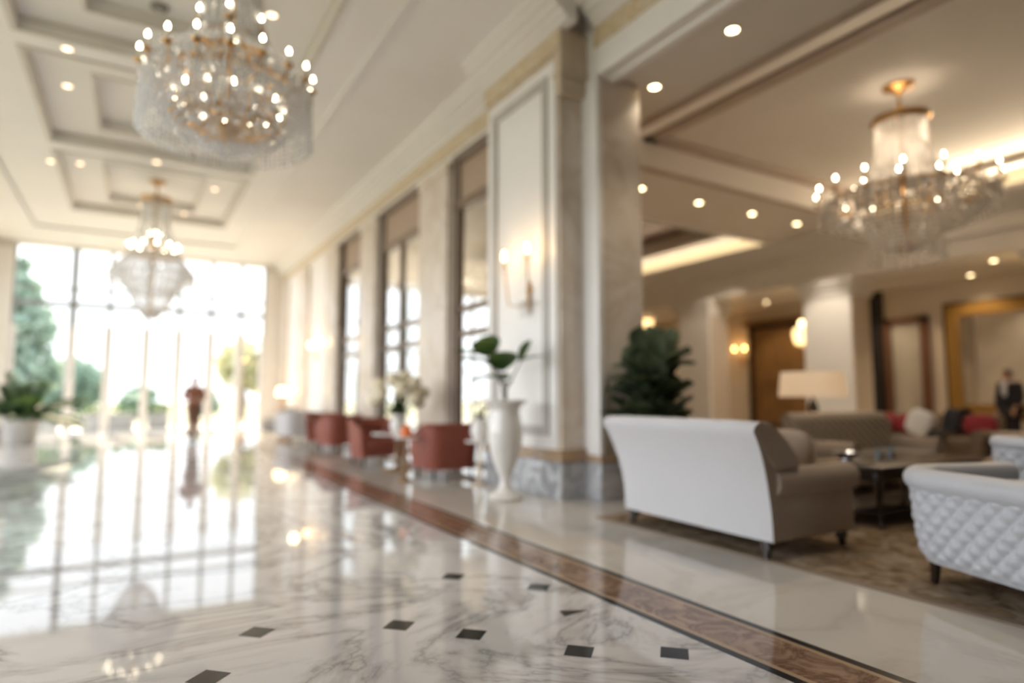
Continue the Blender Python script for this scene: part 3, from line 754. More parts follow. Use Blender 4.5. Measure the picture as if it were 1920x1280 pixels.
GL = 'recessed downlights of the lobby ceiling'
for x, y, z, lab in [(-1.0, 10.27, HC, 'lobby downlight left of the near chandelier on the strip between two coffers'), (-1.13, 11.95, HC+.17, 'lobby downlight in the left step of the middle coffer'),
                  (-1.66, 15.5, HC, 'leftmost lobby downlight of the row past the middle coffer'), (-1.2, 15.9, HC+.17, 'second lobby downlight of the row past the middle coffer'), (-.27, 15.05, HC+.17, 'third lobby downlight of the row past the middle coffer'),
                  (.19, 14.45, HC, 'orange lobby downlight on the strip between the middle and far coffers'), (1.0, 15.2, HC+.17, 'fourth lobby downlight right of the far chandelier rod'), (1.44, 16.26, HC+.17, 'lobby downlight in the right step of the far coffer'),
                  (-.05, 18.7, HC+.17, 'bright lobby downlight just above the far chandelier'), (.95, 18.9, HC+.17, 'faint lobby downlight at the far end of the last coffer'), (1.32, 8.3, HC+.17, 'lobby downlight right of the near chandelier')]:
    downlight(x, y, z, True, lab, GL)
t = thing('smoke_detector', 'small grey round detector on the coffer above the near chandelier', 'smoke detector', (.06, 9.15, HC+.34))
b = MB(); b.lathe([(0, 0), (.11, 0), (.11, -.03), (.08, -.06), (0, -.065)], 20); b.build('housing', M['grey_plastic'], t)
b = MB(); b.lathe([(0, -.06), (.03, -.062), (.02, -.09), (0, -.09)], 12); b.build('sensor', M['mould'], t)

for x, y, tx, ty, e in ((12.6, 8.64, 14, 8.9, 1.5), (12.7, 9.95, 14, 12.9, 2.2)):  # unseen spots added to brighten the lounge columns
    dv = Vector((tx-x, ty-y, 2.3-5.0))
    lamp('column_fill_spot', 'SPOT', (x, y, HL-.05), L_DL*e, (1, .86, .68), .05, rot=dv.to_track_quat('-Z', 'Y').to_euler(), spot=math.radians(46))
# ================================================================== WALL SCONCES, LANTERN
def sconce(label, loc, arms, glow, zb=.0, cup='porcelain', shade=False):
    t = thing('wall_sconce', label, 'wall lamp', loc, 0)
    b = MB()
    b.lathe([(0, .02), (.05, .02), (.06, .0), (.05, -.02), (0, -.02)], 16)
    b.tube([(0, 0, .12), (-.02, 0, 0), (-.02, 0, -.22), (0, 0, -.30)], [.012, .03, .02, .008], 8)
    b.build('back_plate', M['gold'], t)
    for k, (dy, dx, dz) in enumerate(arms):
        b = MB(); b.tube([(-.02, 0, -.12), (-.08, dy*.4, -.20), (dx*.8, dy*.85, -.17), (dx, dy, dz-.09)], .010, 6)
        b.lathe([(0, dz-.10), (.028, dz-.09), (.034, dz-.07), (.012, dz-.07), (.012, dz-.02), (0, dz-.02)], 10, c=(dx, dy, 0))
        ar = b.build('arm', M['gold'], t)
        b = MB(); b.lathe([(0, -.02), (.018, -.01), (.027, .03), (.022, .07), (.010, .10), (0, .115)], 10, c=(dx, dy, dz))
        b.build('bulb', glow, ar)
        b = MB()
        for q in range(6):
            aa = q*PI/3; strand(b, (dx+.035*math.cos(aa), dy+.035*math.sin(aa), dz-.08), .11, 3, .009)
        b.build('crystal_drops', M['crystal_warm'], ar, smooth=0)
    return t
s1 = sconce('two armed brass candle sconce on the white panel of the marble pier', (4.22, 6.62, 2.50), [(.275, -.22, .42), (-.275, -.22, .42)], M['bulb_soft'])
b = MB()
for k in range(9): strand(b, (-.05-.02*(k % 3), -.12+.03*k, -.12-.02*(k % 2)), .22, 5, .010)
b.build('crystal_pendants', M['crystal_warm'], s1, smooth=0)
lamp('sconce_light', 'POINT', (-.28, .32, .50), L_SC, (1, .66, .34), .04, s1); lamp('sconce_light', 'POINT', (-.28, -.26, .50), L_SC, (1, .66, .34), .04, s1)
s2 = sconce('pair of orange glowing wall lamps beside the brown panelled doors', (16.99, 13.78, 2.45), [(.20, -.16, .25), (-.20, -.16, .25)], M['bulb_soft'])
lamp('sconce_light', 'POINT', (-.35, .17, .34), L_SC*2.2, (1, .50, .16), .05, s2)
t = thing('wall_globe_lamp', 'small round glowing wall lamp on the cream wall near the end window', 'wall lamp', (4.55, 18.75, 2.68))
b = MB(); b.tube([(0, 0, -.45), (-.03, 0, -.35), (-.03, 0, -.12), (-.14, 0, -.16), (-.16, 0, -.08)], [.03, .03, .015, .012, .012], 8); b.build('bracket', M['gold'], t)
b = MB(); b.ball((-.16, 0, .0), .10, 16, 10); b.build('globe', M['globe'], t)
lamp('globe_light', 'POINT', (-.5, 0, .1), 18, (1, .58, .24), .1, t)
def pendant(label, loc, drop):
    t = thing('lantern_pendant', label, 'pendant lamp', loc, 0)
    b = MB(); b.lathe([(0, 0), (.09, 0), (.08, -.03), (.012, -.05), (.012, -drop)], 14); b.build('ceiling_rod', M['gold'], t)
    b = MB(); b.lathe([(0, -drop+.16), (.05, -drop+.15), (.08, -drop+.08), (.05, -drop+.02), (.10, -drop)], 16); b.build('finial', M['globe'], t)
    b = MB(); b.lathe([(.08, -drop), (.20, -drop-.06), (.235, -drop-.18), (.21, -drop-.34), (.165, -drop-.46), (.08, -drop-.50), (0, -drop-.51)], 20); b.build('glass_shade', M['lantern'], t)
    b = MB(); b.lathe([(.155, -drop-.47), (.175, -drop-.47), (.175, -drop-.50), (.155, -drop-.50)], 20); b.build('bottom_rim', M['gold'], t)
    lamp('pendant_light', 'POINT', (0, 0, -drop-.75), L_SC*2, (1, .66, .3), .1, t)
    return t
pendant('glowing glass lantern hanging in front of the column above the table lamp', (14.6, 9.98, 3.97), 1.0)
pendant('glowing glass lantern close under the corridor ceiling in front of the gilded mirror', (15.0, 4.98, 3.97), -.18+.25)
t = thing('flush_ceiling_lamp', 'flat oval glowing ceiling lamp above the palm fronds', 'ceiling lamp', (15.6, 16.9, 3.97))
b = MB(); b.lathe([(0, 0), (.30, 0), (.31, -.04), (.28, -.05)], 20); b.build('rim', M['gold'], t)
b = MB(); b.lathe([(.28, -.03), (.34, -.10), (.30, -.22), (.15, -.27), (0, -.28)], 20); b.build('glass_bowl', M['lantern'], t)

# ================================================================== UPHOLSTERY
def smooth01(t): t = max(0, min(1, t)); return t*t*(3-2*t)
def quilt(s, z, p, amp):
    a = (s+z)/p; q = (s-z)/p
    return amp*(abs(math.sin(PI*a))*abs(math.sin(PI*q)))**.5
def leg_part(t, x, y, h, r0=.028, r1=.018, lean=(0, 0), mat='dark_wood'):
    b = MB(); b.tube([(x, y, h), (x+lean[0]*.5, y+lean[1]*.5, h*.5), (x+lean[0], y+lean[1], 0)], [r0, (r0+r1)/2, r1], 10)
    return b.build('leg', M[mat], t)
def u_path(w, D, r, n=16, m=14, st=.04):
    pts = []
    for k in range(m): pts.append((-w, D-(D-r)*k/m, -1, 0))
    for k in range(n+1):
        a = PI+PI/2*k/n; pts.append((-w+r+r*math.cos(a), r+r*math.sin(a), math.cos(a), math.sin(a)))
    k2 = max(6, int((2*w-2*r)/st))
    for k in range(1, k2): pts.append((-w+r+(2*w-2*r)*k/k2, 0, 0, -1))
    for k in range(n+1):
        a = -PI/2+PI/2*k/n; pts.append((w-r+r*math.cos(a), r+r*math.sin(a), math.cos(a), math.sin(a)))
    for k in range(1, m+1): pts.append((w, r+(D-r)*k/m, 1, 0))
    return pts
def tub(t, w, D, r, z0, H, Harm, th, mat, roll=.06, flare=.03, tuft=None, name='shell', dropd=.35):
    """continuous back and arms around a seat; front faces +y"""
    path = u_path(w, D, r, 40, 60, .012) if tuft else u_path(w, D, r)
    no = 56 if tuft else 18; ni = 30 if tuft else 12
    P = []; s = 0; prev = None
    for (x, y, nx, ny) in path:
        if prev: s += math.hypot(x-prev[0], y-prev[1])
        prev = (x, y)
        f = smooth01((y-r*.6)/(D*.75)); Ht = H+(Harm-H)*f
        prof = []
        zt = Ht-roll
        for k in range(no+1):                    # outer side
            q = k/no; z = z0+(zt-.02-z0)*q
            o = flare*q*q+.02*math.sin(PI*q)
            if tuft: o += quilt(s, z, tuft[0], tuft[1])*smooth01((z-z0)/.06)*smooth01((zt-.02-z)/.04)
            prof.append((o, z))
        for k in range(13):                    # roll
            a = -.35*PI+1.5*PI*k/12
            prof.append((flare-.02+roll*1.05*math.cos(a), zt+roll*math.sin(a)))
        for k in range(1, ni+1):                 # inner side
            q = k/ni; z = zt-.02-(zt-.02-z0-.1)*q
            o = -th-.02*q
            if tuft: o -= quilt(s, z, tuft[0], tuft[1])*smooth01((zt-z)/.06)
            prof.append((o, z))
        prof.append((-th, z0))
        P.append([(x+nx*o, y+ny*o, z) for o, z in prof])
    b = MB(); b.grid(P, closed_v=True, capu=True)
    return b.build(name, mat, t, smooth=50)
def slab(name, x0, x1, y0, y1, z0, z1, mat, t, bev=.04):
    b = MB(); b.box(x0, y0, z0, x1, y1, z1, bev, 3); return b.build(name, mat, t, smooth=60)

def loveseat(label, loc, rz, W, D, H, arm_h, outer, inner, tuft=None, wings=True, flare=.12, lean=.0, legs=True, group=None, splay=.05, seat=.46, cat='sofa'):
    """straight backed sofa; back at y=0, front at +y"""
    t = thing('upholstered_sofa', label, cat, loc, rz, group)
    hw = W/2; z0 = .13
    # outline of the back from the side: outer face up, over the roll, inner face down
    prof = []
    for k in range(17):
        q = k/16; z = z0+(H-.07-z0)*q; prof.append((-flare*q**2.2, z, 'o'))
    for k in range(1, 12):
        a = PI-PI*k/12; prof.append((-flare+.075+.075*math.cos(a), H-.07+.07*math.sin(a), 'r'))
    nr = 48 if tuft else 16
    for k in range(nr+1):
        q = k/nr; z = H-.07-(H-.07-seat+.04)*q; prof.append((-flare+.15+(.10+flare*.8)*q**.8, z, 'i'))
    prof.append((.24, z0, 'b'))
    nx = 180 if tuft else 24
    P = []
    for i in range(nx+1):
        u = -1+2*i/nx; row = []
        for y, z, k in prof:
            x = u*hw*(1+splay*smooth01((z-.3)/(H-.3))**1.5)
            yy = y
            if k == 'i':
                yy += (quilt(x, z, tuft[0], tuft[1]) if tuft else .03*(1-u**8)*math.sin(PI*min(1, max(0, (H-z)/(H-seat)))))
            if k in 'or': yy += .02*abs(u)**6
            row.append((x, yy, z-(.012*abs(u)**10 if z > H-.1 else 0)))
        P.append(row)
    b = MB(); b.grid(P, closed_v=True, capu=True); b.mi = 1
    o = b.build('backrest', [inner if tuft else outer, inner], t, smooth=45)
    for p in o.data.polygons:
        if abs(p.normal.x) > .6: p.material_index = 1  # side ends take the browner inner fabric, shade put into their colour
    if wings:
        for s in (-1, 1):
            b = MB()
            poly = [(.02, arm_h-.02), (.34, arm_h-.02), (.26, arm_h+.08), (.15, H-.14), (.06, H-.03), (-.04, H-.0), (-flare+.03, H-.03), (-flare*.6+.03, H-.25)]
            x0 = s*(hw*(1+splay)-.10); x1 = s*(hw*(1+splay)-.005)
            b.prism(poly, 'x', min(x0, x1), max(x0, x1))
            bmesh.ops.bevel(b.bm, geom=list(b.bm.edges), offset=.03, segments=3, affect='EDGES')
            b.build('wing', inner, t, smooth=60)
    for s in (-1, 1):
        b = MB(); ax = s*(hw-.085)
        b.box(ax-.085, .02, z0, ax+.085, D-.03, arm_h-.10, .02)
        rings = []
        for k in range(13):
            y = .06+(D-.02-.06)*k/12; rr = .105*(1-.02*math.cos(k*2))
            rings.append([(ax+s*.035+rr*math.cos(2*PI*j/20), y, arm_h-.10+rr*math.sin(2*PI*j/20)) for j in range(20)])
        b.grid(rings, closed_v=True, capu=True)
        b.build('arm', inner, t, smooth=50)
    slab('seat_base', -hw+.02, hw-.02, .03, D-.05, z0, .30, inner, t, .02)
    for s in (-1, 1):
        x0, x1 = (-hw+.17, -.004) if s < 0 else (.004, hw-.17)
        slab('seat_cushion', x0, x1, .16, D-.0, .30, seat, inner, t, .05)
    if legs:
        for sx_ in (-1, 1):
            for yy, l in ((.06, -.02), (D-.09, .01)):
                b = MB(); x = sx_*(hw-.08)
                b.box(x-.032, yy-.032, .07, x+.032, yy+.032, .14); b.tube([(x, yy, .14), (x, yy+l, 0)], [.04, .024], 8); b.build('leg', M['dark_wood'], t)
    return t
# near loveseat: back towards the lobby
sofa1 = loveseat('pale grey linen wing sofa on the rug with its plain back turned to the lobby', (3.92, 3.78, .0125), -PI/2-.04, 1.64, .98, .985, .64, M['white_fabric'], M['beige_fabric'], flare=.21, splay=.05)
t = tag(MB().cushion((0, 0, 0), .21, .09, .20).build('throw_pillow', M['beige_fabric'], smooth=80), 'beige throw pillow propped inside the wing sofa beside its arm', 'pillow')
t.location = (4.62, 3.34, .70); t.rotation_euler = (math.radians(-14), 0, math.radians(-78))
# quilted three seater facing the viewer
sofa2 = loveseat('taupe quilted sofa facing the viewer under the big table lamp', (8.15, 5.15, .0125), PI, 2.0, .88, .955, .62, M['beige_fabric'], M['tuft_beige'], tuft=(.16, .07), wings=False, flare=.06, splay=.07)
# far brown sofa with red cushions
sofa3 = loveseat('dark brown low sofa with crimson cushions far back in the lounge', (13.15, 6.3, 0), PI/2, 2.3, .95, .86, .60, M['brown_fabric'], M['brown_fabric'], wings=False, flare=.05, splay=.0)
for k, (y, lab) in enumerate([(7.0, 'crimson cushion on the brown sofa on the taupe sofa side'), (6.5, 'crimson cushion on the brown sofa behind the white cushion'), (5.36, 'crimson cushion on the brown sofa nearest the man in the suit')]):
    o = tag(MB().cushion((0, 0, 0), .09, .25, .19).build('throw_pillow', M['red_cloth'], smooth=80), lab, 'pillow', 'crimson cushions on the brown sofa')
    o.location = (12.74, y, .67); o.rotation_euler = (0, math.radians(14), 0)
o = tag(MB().cushion((0, 0, 0), .11, .23, .24).build('throw_pillow', M['white_cloth'], smooth=80), 'white cushion leaning on the brown sofa next to a black coat', 'pillow')
o.location = (12.30, 6.12, .70); o.rotation_euler = (math.radians(18), math.radians(10), 0)
# black coat draped over the sofa back and seat
P = []
for i in range(11):
    u = i/10; row = []
    for j in range(28):
        v = j/27
        cp = [(13.30, .60), (13.27, .84), (13.14, .93), (12.97, .91), (12.85, .74), (12.76, .56), (12.52, .535), (12.24, .53), (12.10, .46), (12.08, .28)]
        q = v*(len(cp)-1); iq = min(int(q), len(cp)-2); x = cp[iq][0]+(cp[iq+1][0]-cp[iq][0])*(q-iq); z = cp[iq][1]+(cp[iq+1][1]-cp[iq][1])*(q-iq)
        y = 5.66+.34*u*(1-.2*v)+.03*math.sin(3*v)+.02*math.sin(9*u+3*v)
        row.append((x-.008*(1+math.sin(14*u+v*4)), y, z+.012*(1+math.sin(7*u+2*v))))
    P.append(row)
b = MB(); b.grid(P)
o = tag(b.build('coat', M['black_cloth'], smooth=80), 'black coat draped over the back of the far brown sofa', 'coat')
md = o.modifiers.new('thick', 'SOLIDIFY'); md.thickness = .05; md.offset = 0

# quilted low sofa at the corner, back towards the lobby
t = thing('quilted_sofa', 'silver grey quilted low sofa with a rolled top at the edge of the rug', 'sofa', (3.88, 1.18, .0125), math.radians(-90-20))
tub(t, 1.15, .86, .26, .15, .715, .715, .17, M['tuft_white'], roll=.072, flare=.045, tuft=(.115, .030))
slab('seat_base', -.97, .97, .14, .84, .16, .30, M['tuft_white'], t, .02)
for s in (-1, 1): slab('seat_cushion', -.96 if s < 0 else .004, -.004 if s < 0 else .96, .18, .86, .30, .44, M['tuft_white'], t, .05)
for x, y in ((-1.02, .10), (1.02, .10), (-1.05, .74), (1.05, .74)): leg_part(t, x, y, .17, .036, .022, (.02*(-1 if x < 0 else 1), 0))
# quilted armchair beyond it
t = thing('quilted_armchair', 'silver grey quilted armchair with its rounded back to the lobby, behind the low sofa', 'armchair', (5.62, 1.86, .0125), math.radians(-90+5))
tub(t, .42, .72, .22, .16, .86, .64, .12, M['tuft_white'], roll=.05, flare=.04, tuft=(.10, .026))
slab('seat_cushion', -.30, .30, .12, .74, .28, .46, M['tuft_white'], t, .05); slab('seat_base', -.32, .32, .1, .70, .17, .29, M['tuft_white'], t, .02)
for x, y in ((-.33, .10), (.33, .10), (-.36, .62), (.36, .62)): leg_part(t, x, y, .18)

# red tub chairs along the wall
redp = {}
def redchair(label, loc, rz, mat='red_leather'):
    if mat not in redp:
        t = thing('tub_chair', label, 'armchair', loc, rz, 'red tub chairs by the glazed openings')
        tub(t, .37, .68, .17, .15, .80, .66, .10, M[mat], roll=.035, flare=.05)
        slab('seat_cushion', -.27, .27, .09, .70, .27, .45, M[mat], t, .05); slab('seat_base', -.28, .28, .08, .66, .16, .28, M[mat], t, .02)
        for x, y in ((-.29, .07), (.29, .07), (-.31, .58), (.31, .58)): leg_part(t, x, y, .17, .022, .014)
        redp[mat] = t; return t
    return dup(redp[mat], loc, rz, label)
redchair('brick red tub chair with its back to the viewer, beside the white vase', (3.93, 8.15, 0), .0)
redchair('brick red tub chair facing the viewer behind the flower table', (3.62, 11.1, 0), PI+.1)
redchair('red tub chair in sunlight by the middle glazed opening', (3.95, 13.55, 0), .15)
redchair('red tub chair in the sunlight farthest down the wall', (3.98, 15.6, 0), PI-.2)
redchair('pale sunlit tub chair near the end of the lobby wall', (3.9, 17.5, 0), .3, 'white_fabric')
redchair('pale tub chair closest to the end window', (3.9, 19.0, 0), PI, 'white_fabric')

# ================================================================== TABLES
def round_table(label, loc, r, h, top='porcelain', leg='wood'):
    t = thing('side_table', label, 'table', loc, 0)
    b = MB(); b.lathe([(0, h), (r-.01, h), (r, h-.012), (r-.01, h-.03), (0, h-.03)], 32); b.build('table_top', M[top], t)
    b = MB(); b.lathe([(.035, h-.03), (.03, h*.6), (.045, h*.4), (.03, .06), (.05, .04)], 16); b.build('pedestal', M[leg], t)
    b = MB(); b.lathe([(0, .04), (r*.5, .03), (r*.62, 0), (0, 0)], 24); b.build('base', M[leg], t)
    return t
round_table('round white table with a flower arrangement between the red tub chairs', (3.68, 9.75, 0), .42, .60)
round_table('small white topped side table beside the near red tub chair', (3.30, 8.42, 0), .17, .62)
t = thing('orange_vase', 'small orange pot on the white side table by the red chair', 'vase', (3.30, 8.42, .62))
b = MB(); b.lathe([(0, 0), (.06, 0), (.085, .04), (.075, .09), (.04, .13), (.03, .15), (.035, .16), (.025, .155), (0, .02)], 20); b.build('body', M['orange'], t)
b = MB(); b.lathe([(.0, .17), (.03, .165), (.034, .155), (0, .15)], 14); b.build('lid', M['orange'], t)
# coffee table
t = thing('coffee_table', 'dark wooden coffee table with curved legs on the patterned rug', 'table', (6.55, 3.55, .0125), 0)
slab('table_top', -.95, .95, -.42, .42, .50, .54, M['dark_wood'], t, .012)
slab('apron', -.86, .86, -.35, .35, .40, .50, M['dark_wood'], t, .008)
slab('shelf', -.80, .80, -.30, .30, .10, .125, M['dark_wood'], t, .006)
for x in (-1, 1):
    for y in (-1, 1):
        b = MB(); X, Y = x*.84, y*.33
        b.tube([(X, Y, .47), (X+x*.03, Y+y*.02, .36), (X, Y, .2), (X-x*.01, Y, .08), (X+x*.04, Y+y*.03, .0)], [.045, .04, .024, .02, .028], 10); b.build('leg', M['dark_wood'], t)
t = thing('silver_bowl', 'shiny silver bowl on the coffee table at the wing sofa side', 'bowl', (5.95, 3.65, .5525))
b = MB(); b.lathe([(0, 0), (.05, 0), (.04, .015), (.10, .05), (.125, .08), (.118, .08), (.09, .05), (0, .02)], 24); b.build('body', M['silver'], t)
b = MB(); b.lathe([(.118, .078), (.128, .083), (.128, .088), (.118, .086)], 24); b.build('rim', M['silver'], t)
for k, (x, lab) in enumerate([(6.50, 'clear drinking glass on the coffee table, left of two'), (6.72, 'clear drinking glass on the coffee table, right of two')]):
    t = thing('drinking_glass', lab, 'glass', (x, 3.65, .5525), 0, 'glasses on the coffee table')
    b = MB(); b.lathe([(0, .004), (.034, .004), (.042, .12), (.045, .12), (.038, 0), (0, 0)], 20); b.build('tumbler', M['clear'], t)
    b = MB(); b.lathe([(0, .006), (.033, .006), (.037, .05), (0, .05)], 16); b.build('water', M['silver'], t)
# console and lamp behind the quilted sofa
t = thing('console_table', 'dark narrow console behind the taupe quilted sofa carrying the lamp', 'table', (8.35, 5.62, 0))
slab('table_top', -.8, .8, -.2, .2, .76, .80, M['dark_wood'], t, .01)
for x in (-.72, .72):
    for y in (-.14, .14): leg_part(t, x, y, .76, .03, .022)
t = thing('table_lamp', 'table lamp with a wide pale drum shade behind the quilted sofa', 'lamp', (8.37, 5.60, .80))
b = MB(); b.lathe([(0, 0), (.11, 0), (.11, .02), (.05, .04), (.035, .08), (.06, .14), (.075, .22), (.05, .30), (.02, .34), (.014, .38)], 20); b.build('lamp_base', M['dark_wood'], t)
b = MB(); b.tube([(0, 0, .34), (0, 0, .72)], .012, 8); b.ball((0, 0, .735), .02); b.build('stem', M['gold'], t)
b = MB(); b.lathe([(.455, .37), (.415, .725), (.411, .725), (.451, .37), (.455, .37)], 40)
for k in range(3): a = k*2*PI/3; b.tube([(0, 0, .70), (.41*math.cos(a), .41*math.sin(a), .70)], .005, 5)
b.build('lamp_shade', M['shade'], t, smooth=60)
lamp('table_lamp_light', 'POINT', (.05, 0, .55), L_TL, (1, .62, .30), .06, t)
t = thing('side_table', 'white boxy side table at the end of the far brown sofa', 'table', (12.7, 4.72, 0))
slab('table_top', -.36, .36, -.36, .36, .52, .57, M['lounge_wall'], t, .01); slab('body', -.32, .32, -.32, .32, .0, .52, M['white_paint'], t, .01)
# far console with lamp near the end window
t = thing('console_table', 'brown console table in the far corner by the end window', 'table', (4.25, 21.6, 0), PI/2)
slab('table_top', -.7, .7, -.2, .2, .78, .83, M['wood'], t, .01); slab('drawer_case', -.64, .64, -.17, .17, .62, .78, M['wood'], t, .01)
for x in (-.6, .6):
    for y in (-.13, .13): leg_part(t, x, y, .64, .03, .02, mat='wood')
t = thing('table_lamp', 'small table lamp glowing on the console in the far corner', 'lamp', (4.2, 21.75, .83))
b = MB(); b.lathe([(0, 0), (.08, 0), (.07, .03), (.03, .06), (.06, .16), (.07, .25), (.03, .36), (.015, .42)], 16); b.build('lamp_base', M['terracotta'], t)
b = MB(); b.lathe([(.20, .40), (.14, .66), (.135, .66), (.195, .40), (.20, .40)], 24); b.build('lamp_shade', M['globe'], t)
t = thing('flower_pot', 'brown pot with a rounded plant standing beside the console in the far corner', 'plant', (4.05, 20.3, 0))
b = MB(); b.lathe([(0, 0), (.18, 0), (.24, .3), (.25, .38), (.22, .38), (.2, .34), (0, .34)], 20); b.build('pot', M['terracotta'], t)
b = MB()
for k in range(140):
    a = R.random()*2*PI; c = R.random()*PI*.6; r = .28
    p = Vector((r*math.sin(c)*math.cos(a), r*math.sin(c)*math.sin(a), .52+r*math.cos(c)))
    u = Vector((R.uniform(-1, 1), R.uniform(-1, 1), R.uniform(-.3, 1))).normalized()*.11; v = u.cross(Vector((R.uniform(-1, 1), R.uniform(-1, 1), 1))).normalized()*.04
    b.face([p-u, p+v, p+u, p-v])
b.build('foliage', M['leaf2'], t, smooth=0)

# rug
t = thing('rug', 'large brown and beige patterned rug with a dark border under the lounge seating', 'rug', (0, 0, 0))
b = MB(); b.box(3.93, -3.0, .001, 10.6, 4.92, .012); b.build('pile', M['rug'], t, smooth=0)
b = MB(); rim(b, 3.97, 10.56, -2.96, 4.88, .07, .001, .014); rim(b, 4.14, 10.4, -2.8, 4.72, .025, .002, .0135); b.build('border', M['brown_fabric'], t, smooth=0)

# mirror
t = thing('wall_mirror', 'large gilded framed mirror on the beige back wall', 'mirror', (17.0, 6.6, 2.03))
b = MB()
frame_x(b, -.08, -.005, -1.18, 1.12, -1.32, 1.36, .20); frame_x(b, -.10, -.02, -.99, .93, -1.13, 1.17, .10); b.build('frame', M['gold_wood'], t)
b = MB(); b.box(-.035, -.95, -1.1, -.02, .9, 1.13); b.build('glass', M['mirror'], t, smooth=0)
b = MB(); frame_x(b, -.06, 0, -1.24, 1.18, -1.38, 1.42, .06); b.build('outer_edge', M['dark_wood'], t)

# ================================================================== VASES, PLANTS, FLOWERS
t = thing('floor_vase', 'tall white urn vase standing on the cream floor before the marble pier', 'vase', (3.74, 6.42, 0))
prof = [(0, 0), (.20, 0), (.215, .02), (.20, .05), (.13, .075), (.075, .12), (.058, .18), (.062, .23), (.09, .30), (.145, .42), (.185, .56), (.205, .70), (.20, .82), (.178, .92), (.165, .98), (.175, 1.03), (.225, 1.08), (.262, 1.105), (.265, 1.12), (.25, 1.12), (.20, 1.08), (.15, 1.02), (.13, .95), (0, .9)]
b = MB(); b.lathe([(r, z*1.01) for r, z in prof], 40); b.build('body', M['porcelain'], t, smooth=60)
b = MB(); b.lathe([(.14, .92), (.0, .93)], 20); b.build('soil', M['soil'], t)
t = thing('potted_foliage', 'glossy broad green leaves on a dark stem rising from the white urn', 'plant', (3.74, 6.42, .92))
t.scale = (1.3, 1.3, 1.32)
b = MB(); stems = [((0, 0, 0), (.01, -.0, .25), (-.02, .05, .42)), ((0, 0, 0), (-.01, 0, .22), (.10, -.10, .50)), ((0, 0, .1), (-.02, .02, .3), (-.12, .15, .55))]
for s in stems: b.tube(s, [.014, .010, .006], 6)
b.build('stem', M['bark'], t)
def leafblade(b, p, d, L, Wd, droop=.3, n=6, fold=.15):
    d = Vector(d).normalized(); side = d.cross(Vector((0, 0, 1)))
    if side.length < .05: side = Vector((1, 0, 0))
    side.normalize(); up = side.cross(d)
    rows = []
    for k in range(n+1):
        q = k/n; wq = Wd*math.sin(PI*min(1, (q*.92+.05)))**.7*(1-.2*q)
        if k == n: wq = .002
        c = Vector(p)+d*L*q+Vector((0, 0, -droop*L*q*q))
        rows.append([tuple(c-side*wq+up*fold*wq), tuple(c), tuple(c+side*wq+up*fold*wq)])
    b.grid(rows)
# leaves placed around the stems (camera sees a loose cluster leaning up and right)
LV = [((-.02, .05, .42), (-.6, .5, .5), .34, .10), ((-.02, .05, .42), (-.2, -.6, .6), .36, .11), ((-.12, .15, .55), (-.7, .4, .3), .34, .10), ((-.12, .15, .55), (.3, .3, .8), .34, .10), ((-.12, .15, .55), (-.3, -.5, .5), .32, .10),
      ((.10, -.10, .50), (.6, -.7, .35), .30, .07), ((.10, -.10, .50), (.2, -.3, .9), .28, .08), ((-.02, .04, .36), (-.6, .8, .1), .32, .10), ((-.05, .1, .48), (.5, .6, .3), .30, .10), ((0, 0, .30), (.2, .6, .2), .22, .08), ((0, .02, .34), (-.4, -.2, .2), .24, .09), ((-.1, .12, .5), (-.8, .9, .35), .34, .10)]
for k, (p, d, L, Wd) in enumerate(LV):
    b = MB(); leafblade(b, p, d, L*1.0, Wd*1.35, .25); o = b.build('leaf', M['leaf2'], t, smooth=80)
# big palm beside the pier
def palm(label, loc, h, nf, L, mat, potmat, pot_r, pot_h, spread=1.0, seed=3, leaflets=16, lw=.022, name='potted_palm', base_h=None, ymax=9, elmin=.25):
    rr = random.Random(seed)
    t = thing(name, label, 'plant', loc)
    b = MB(); b.lathe([(0, 0), (pot_r*.78, 0), (pot_r*.95, pot_h*.7), (pot_r, pot_h), (pot_r*.92, pot_h), (pot_r*.85, pot_h*.85), (0, pot_h*.85)], 24); b.build('pot', M[potmat], t)
    b = MB(); b.lathe([(0, pot_h*.88), (pot_r*.86, pot_h*.86)], 18); b.build('soil', M['soil'], t)
    for k in range(nf):
        a = 2*PI*k/nf*1.618+rr.uniform(-.3, .3); el = rr.uniform(elmin, 1.45)
        if base_h: zb = pot_h*.85+(h-pot_h)*rr.uniform(0, base_h)
        else: zb = pot_h*.85
        fl = L*rr.uniform(.75, 1.05)
        b = MB(); P0 = Vector((rr.uniform(-.05, .05), rr.uniform(-.05, .05), zb))
        pts = []
        n = leaflets
        for i in range(n+1):
            q = i/n
            r_ = fl*q*math.cos(el)*spread*(1+.25*q); z = fl*(math.sin(el)*q-.38*q*q*(1.2-math.sin(el)*.55))
            pts.append(P0+Vector((r_*math.cos(a), min(r_*math.sin(a), ymax-.04), z)))
        b.tube(pts, [.010*(1-.8*i/n)+.002 for i in range(n+1)], 5)
        for i in range(2, n+1):
            d = (pts[i]-pts[i-1]).normalized(); side = d.cross(Vector((0, 0, 1))).normalized()
            q = i/n; ll = fl*.36*math.sin(PI*(.12+.80*q))**.8
            for sg in (-1, 1):
                dd = (side*sg+d*.75+Vector((0, 0, .15))).normalized()
                tip = pts[i]+dd*ll+Vector((0, 0, -.30*ll)); mid = pts[i]+dd*ll*.5
                wv = d*lw
                tip.y = min(tip.y, ymax); mid.y = min(mid.y, ymax-.01)
                b.face([pts[i], mid+wv, tip, mid-wv])
        b.build('frond', M[mat], t, smooth=0)
    return t
palm('tall dark green potted palm behind the wing sofa against the marble pier', (4.90, 5.2, 0), 2.0, 84, .80, 'leaf', 'terracotta', .24, .5, .62, 5, 20, .036, base_h=.63, elmin=.5, ymax=.46)
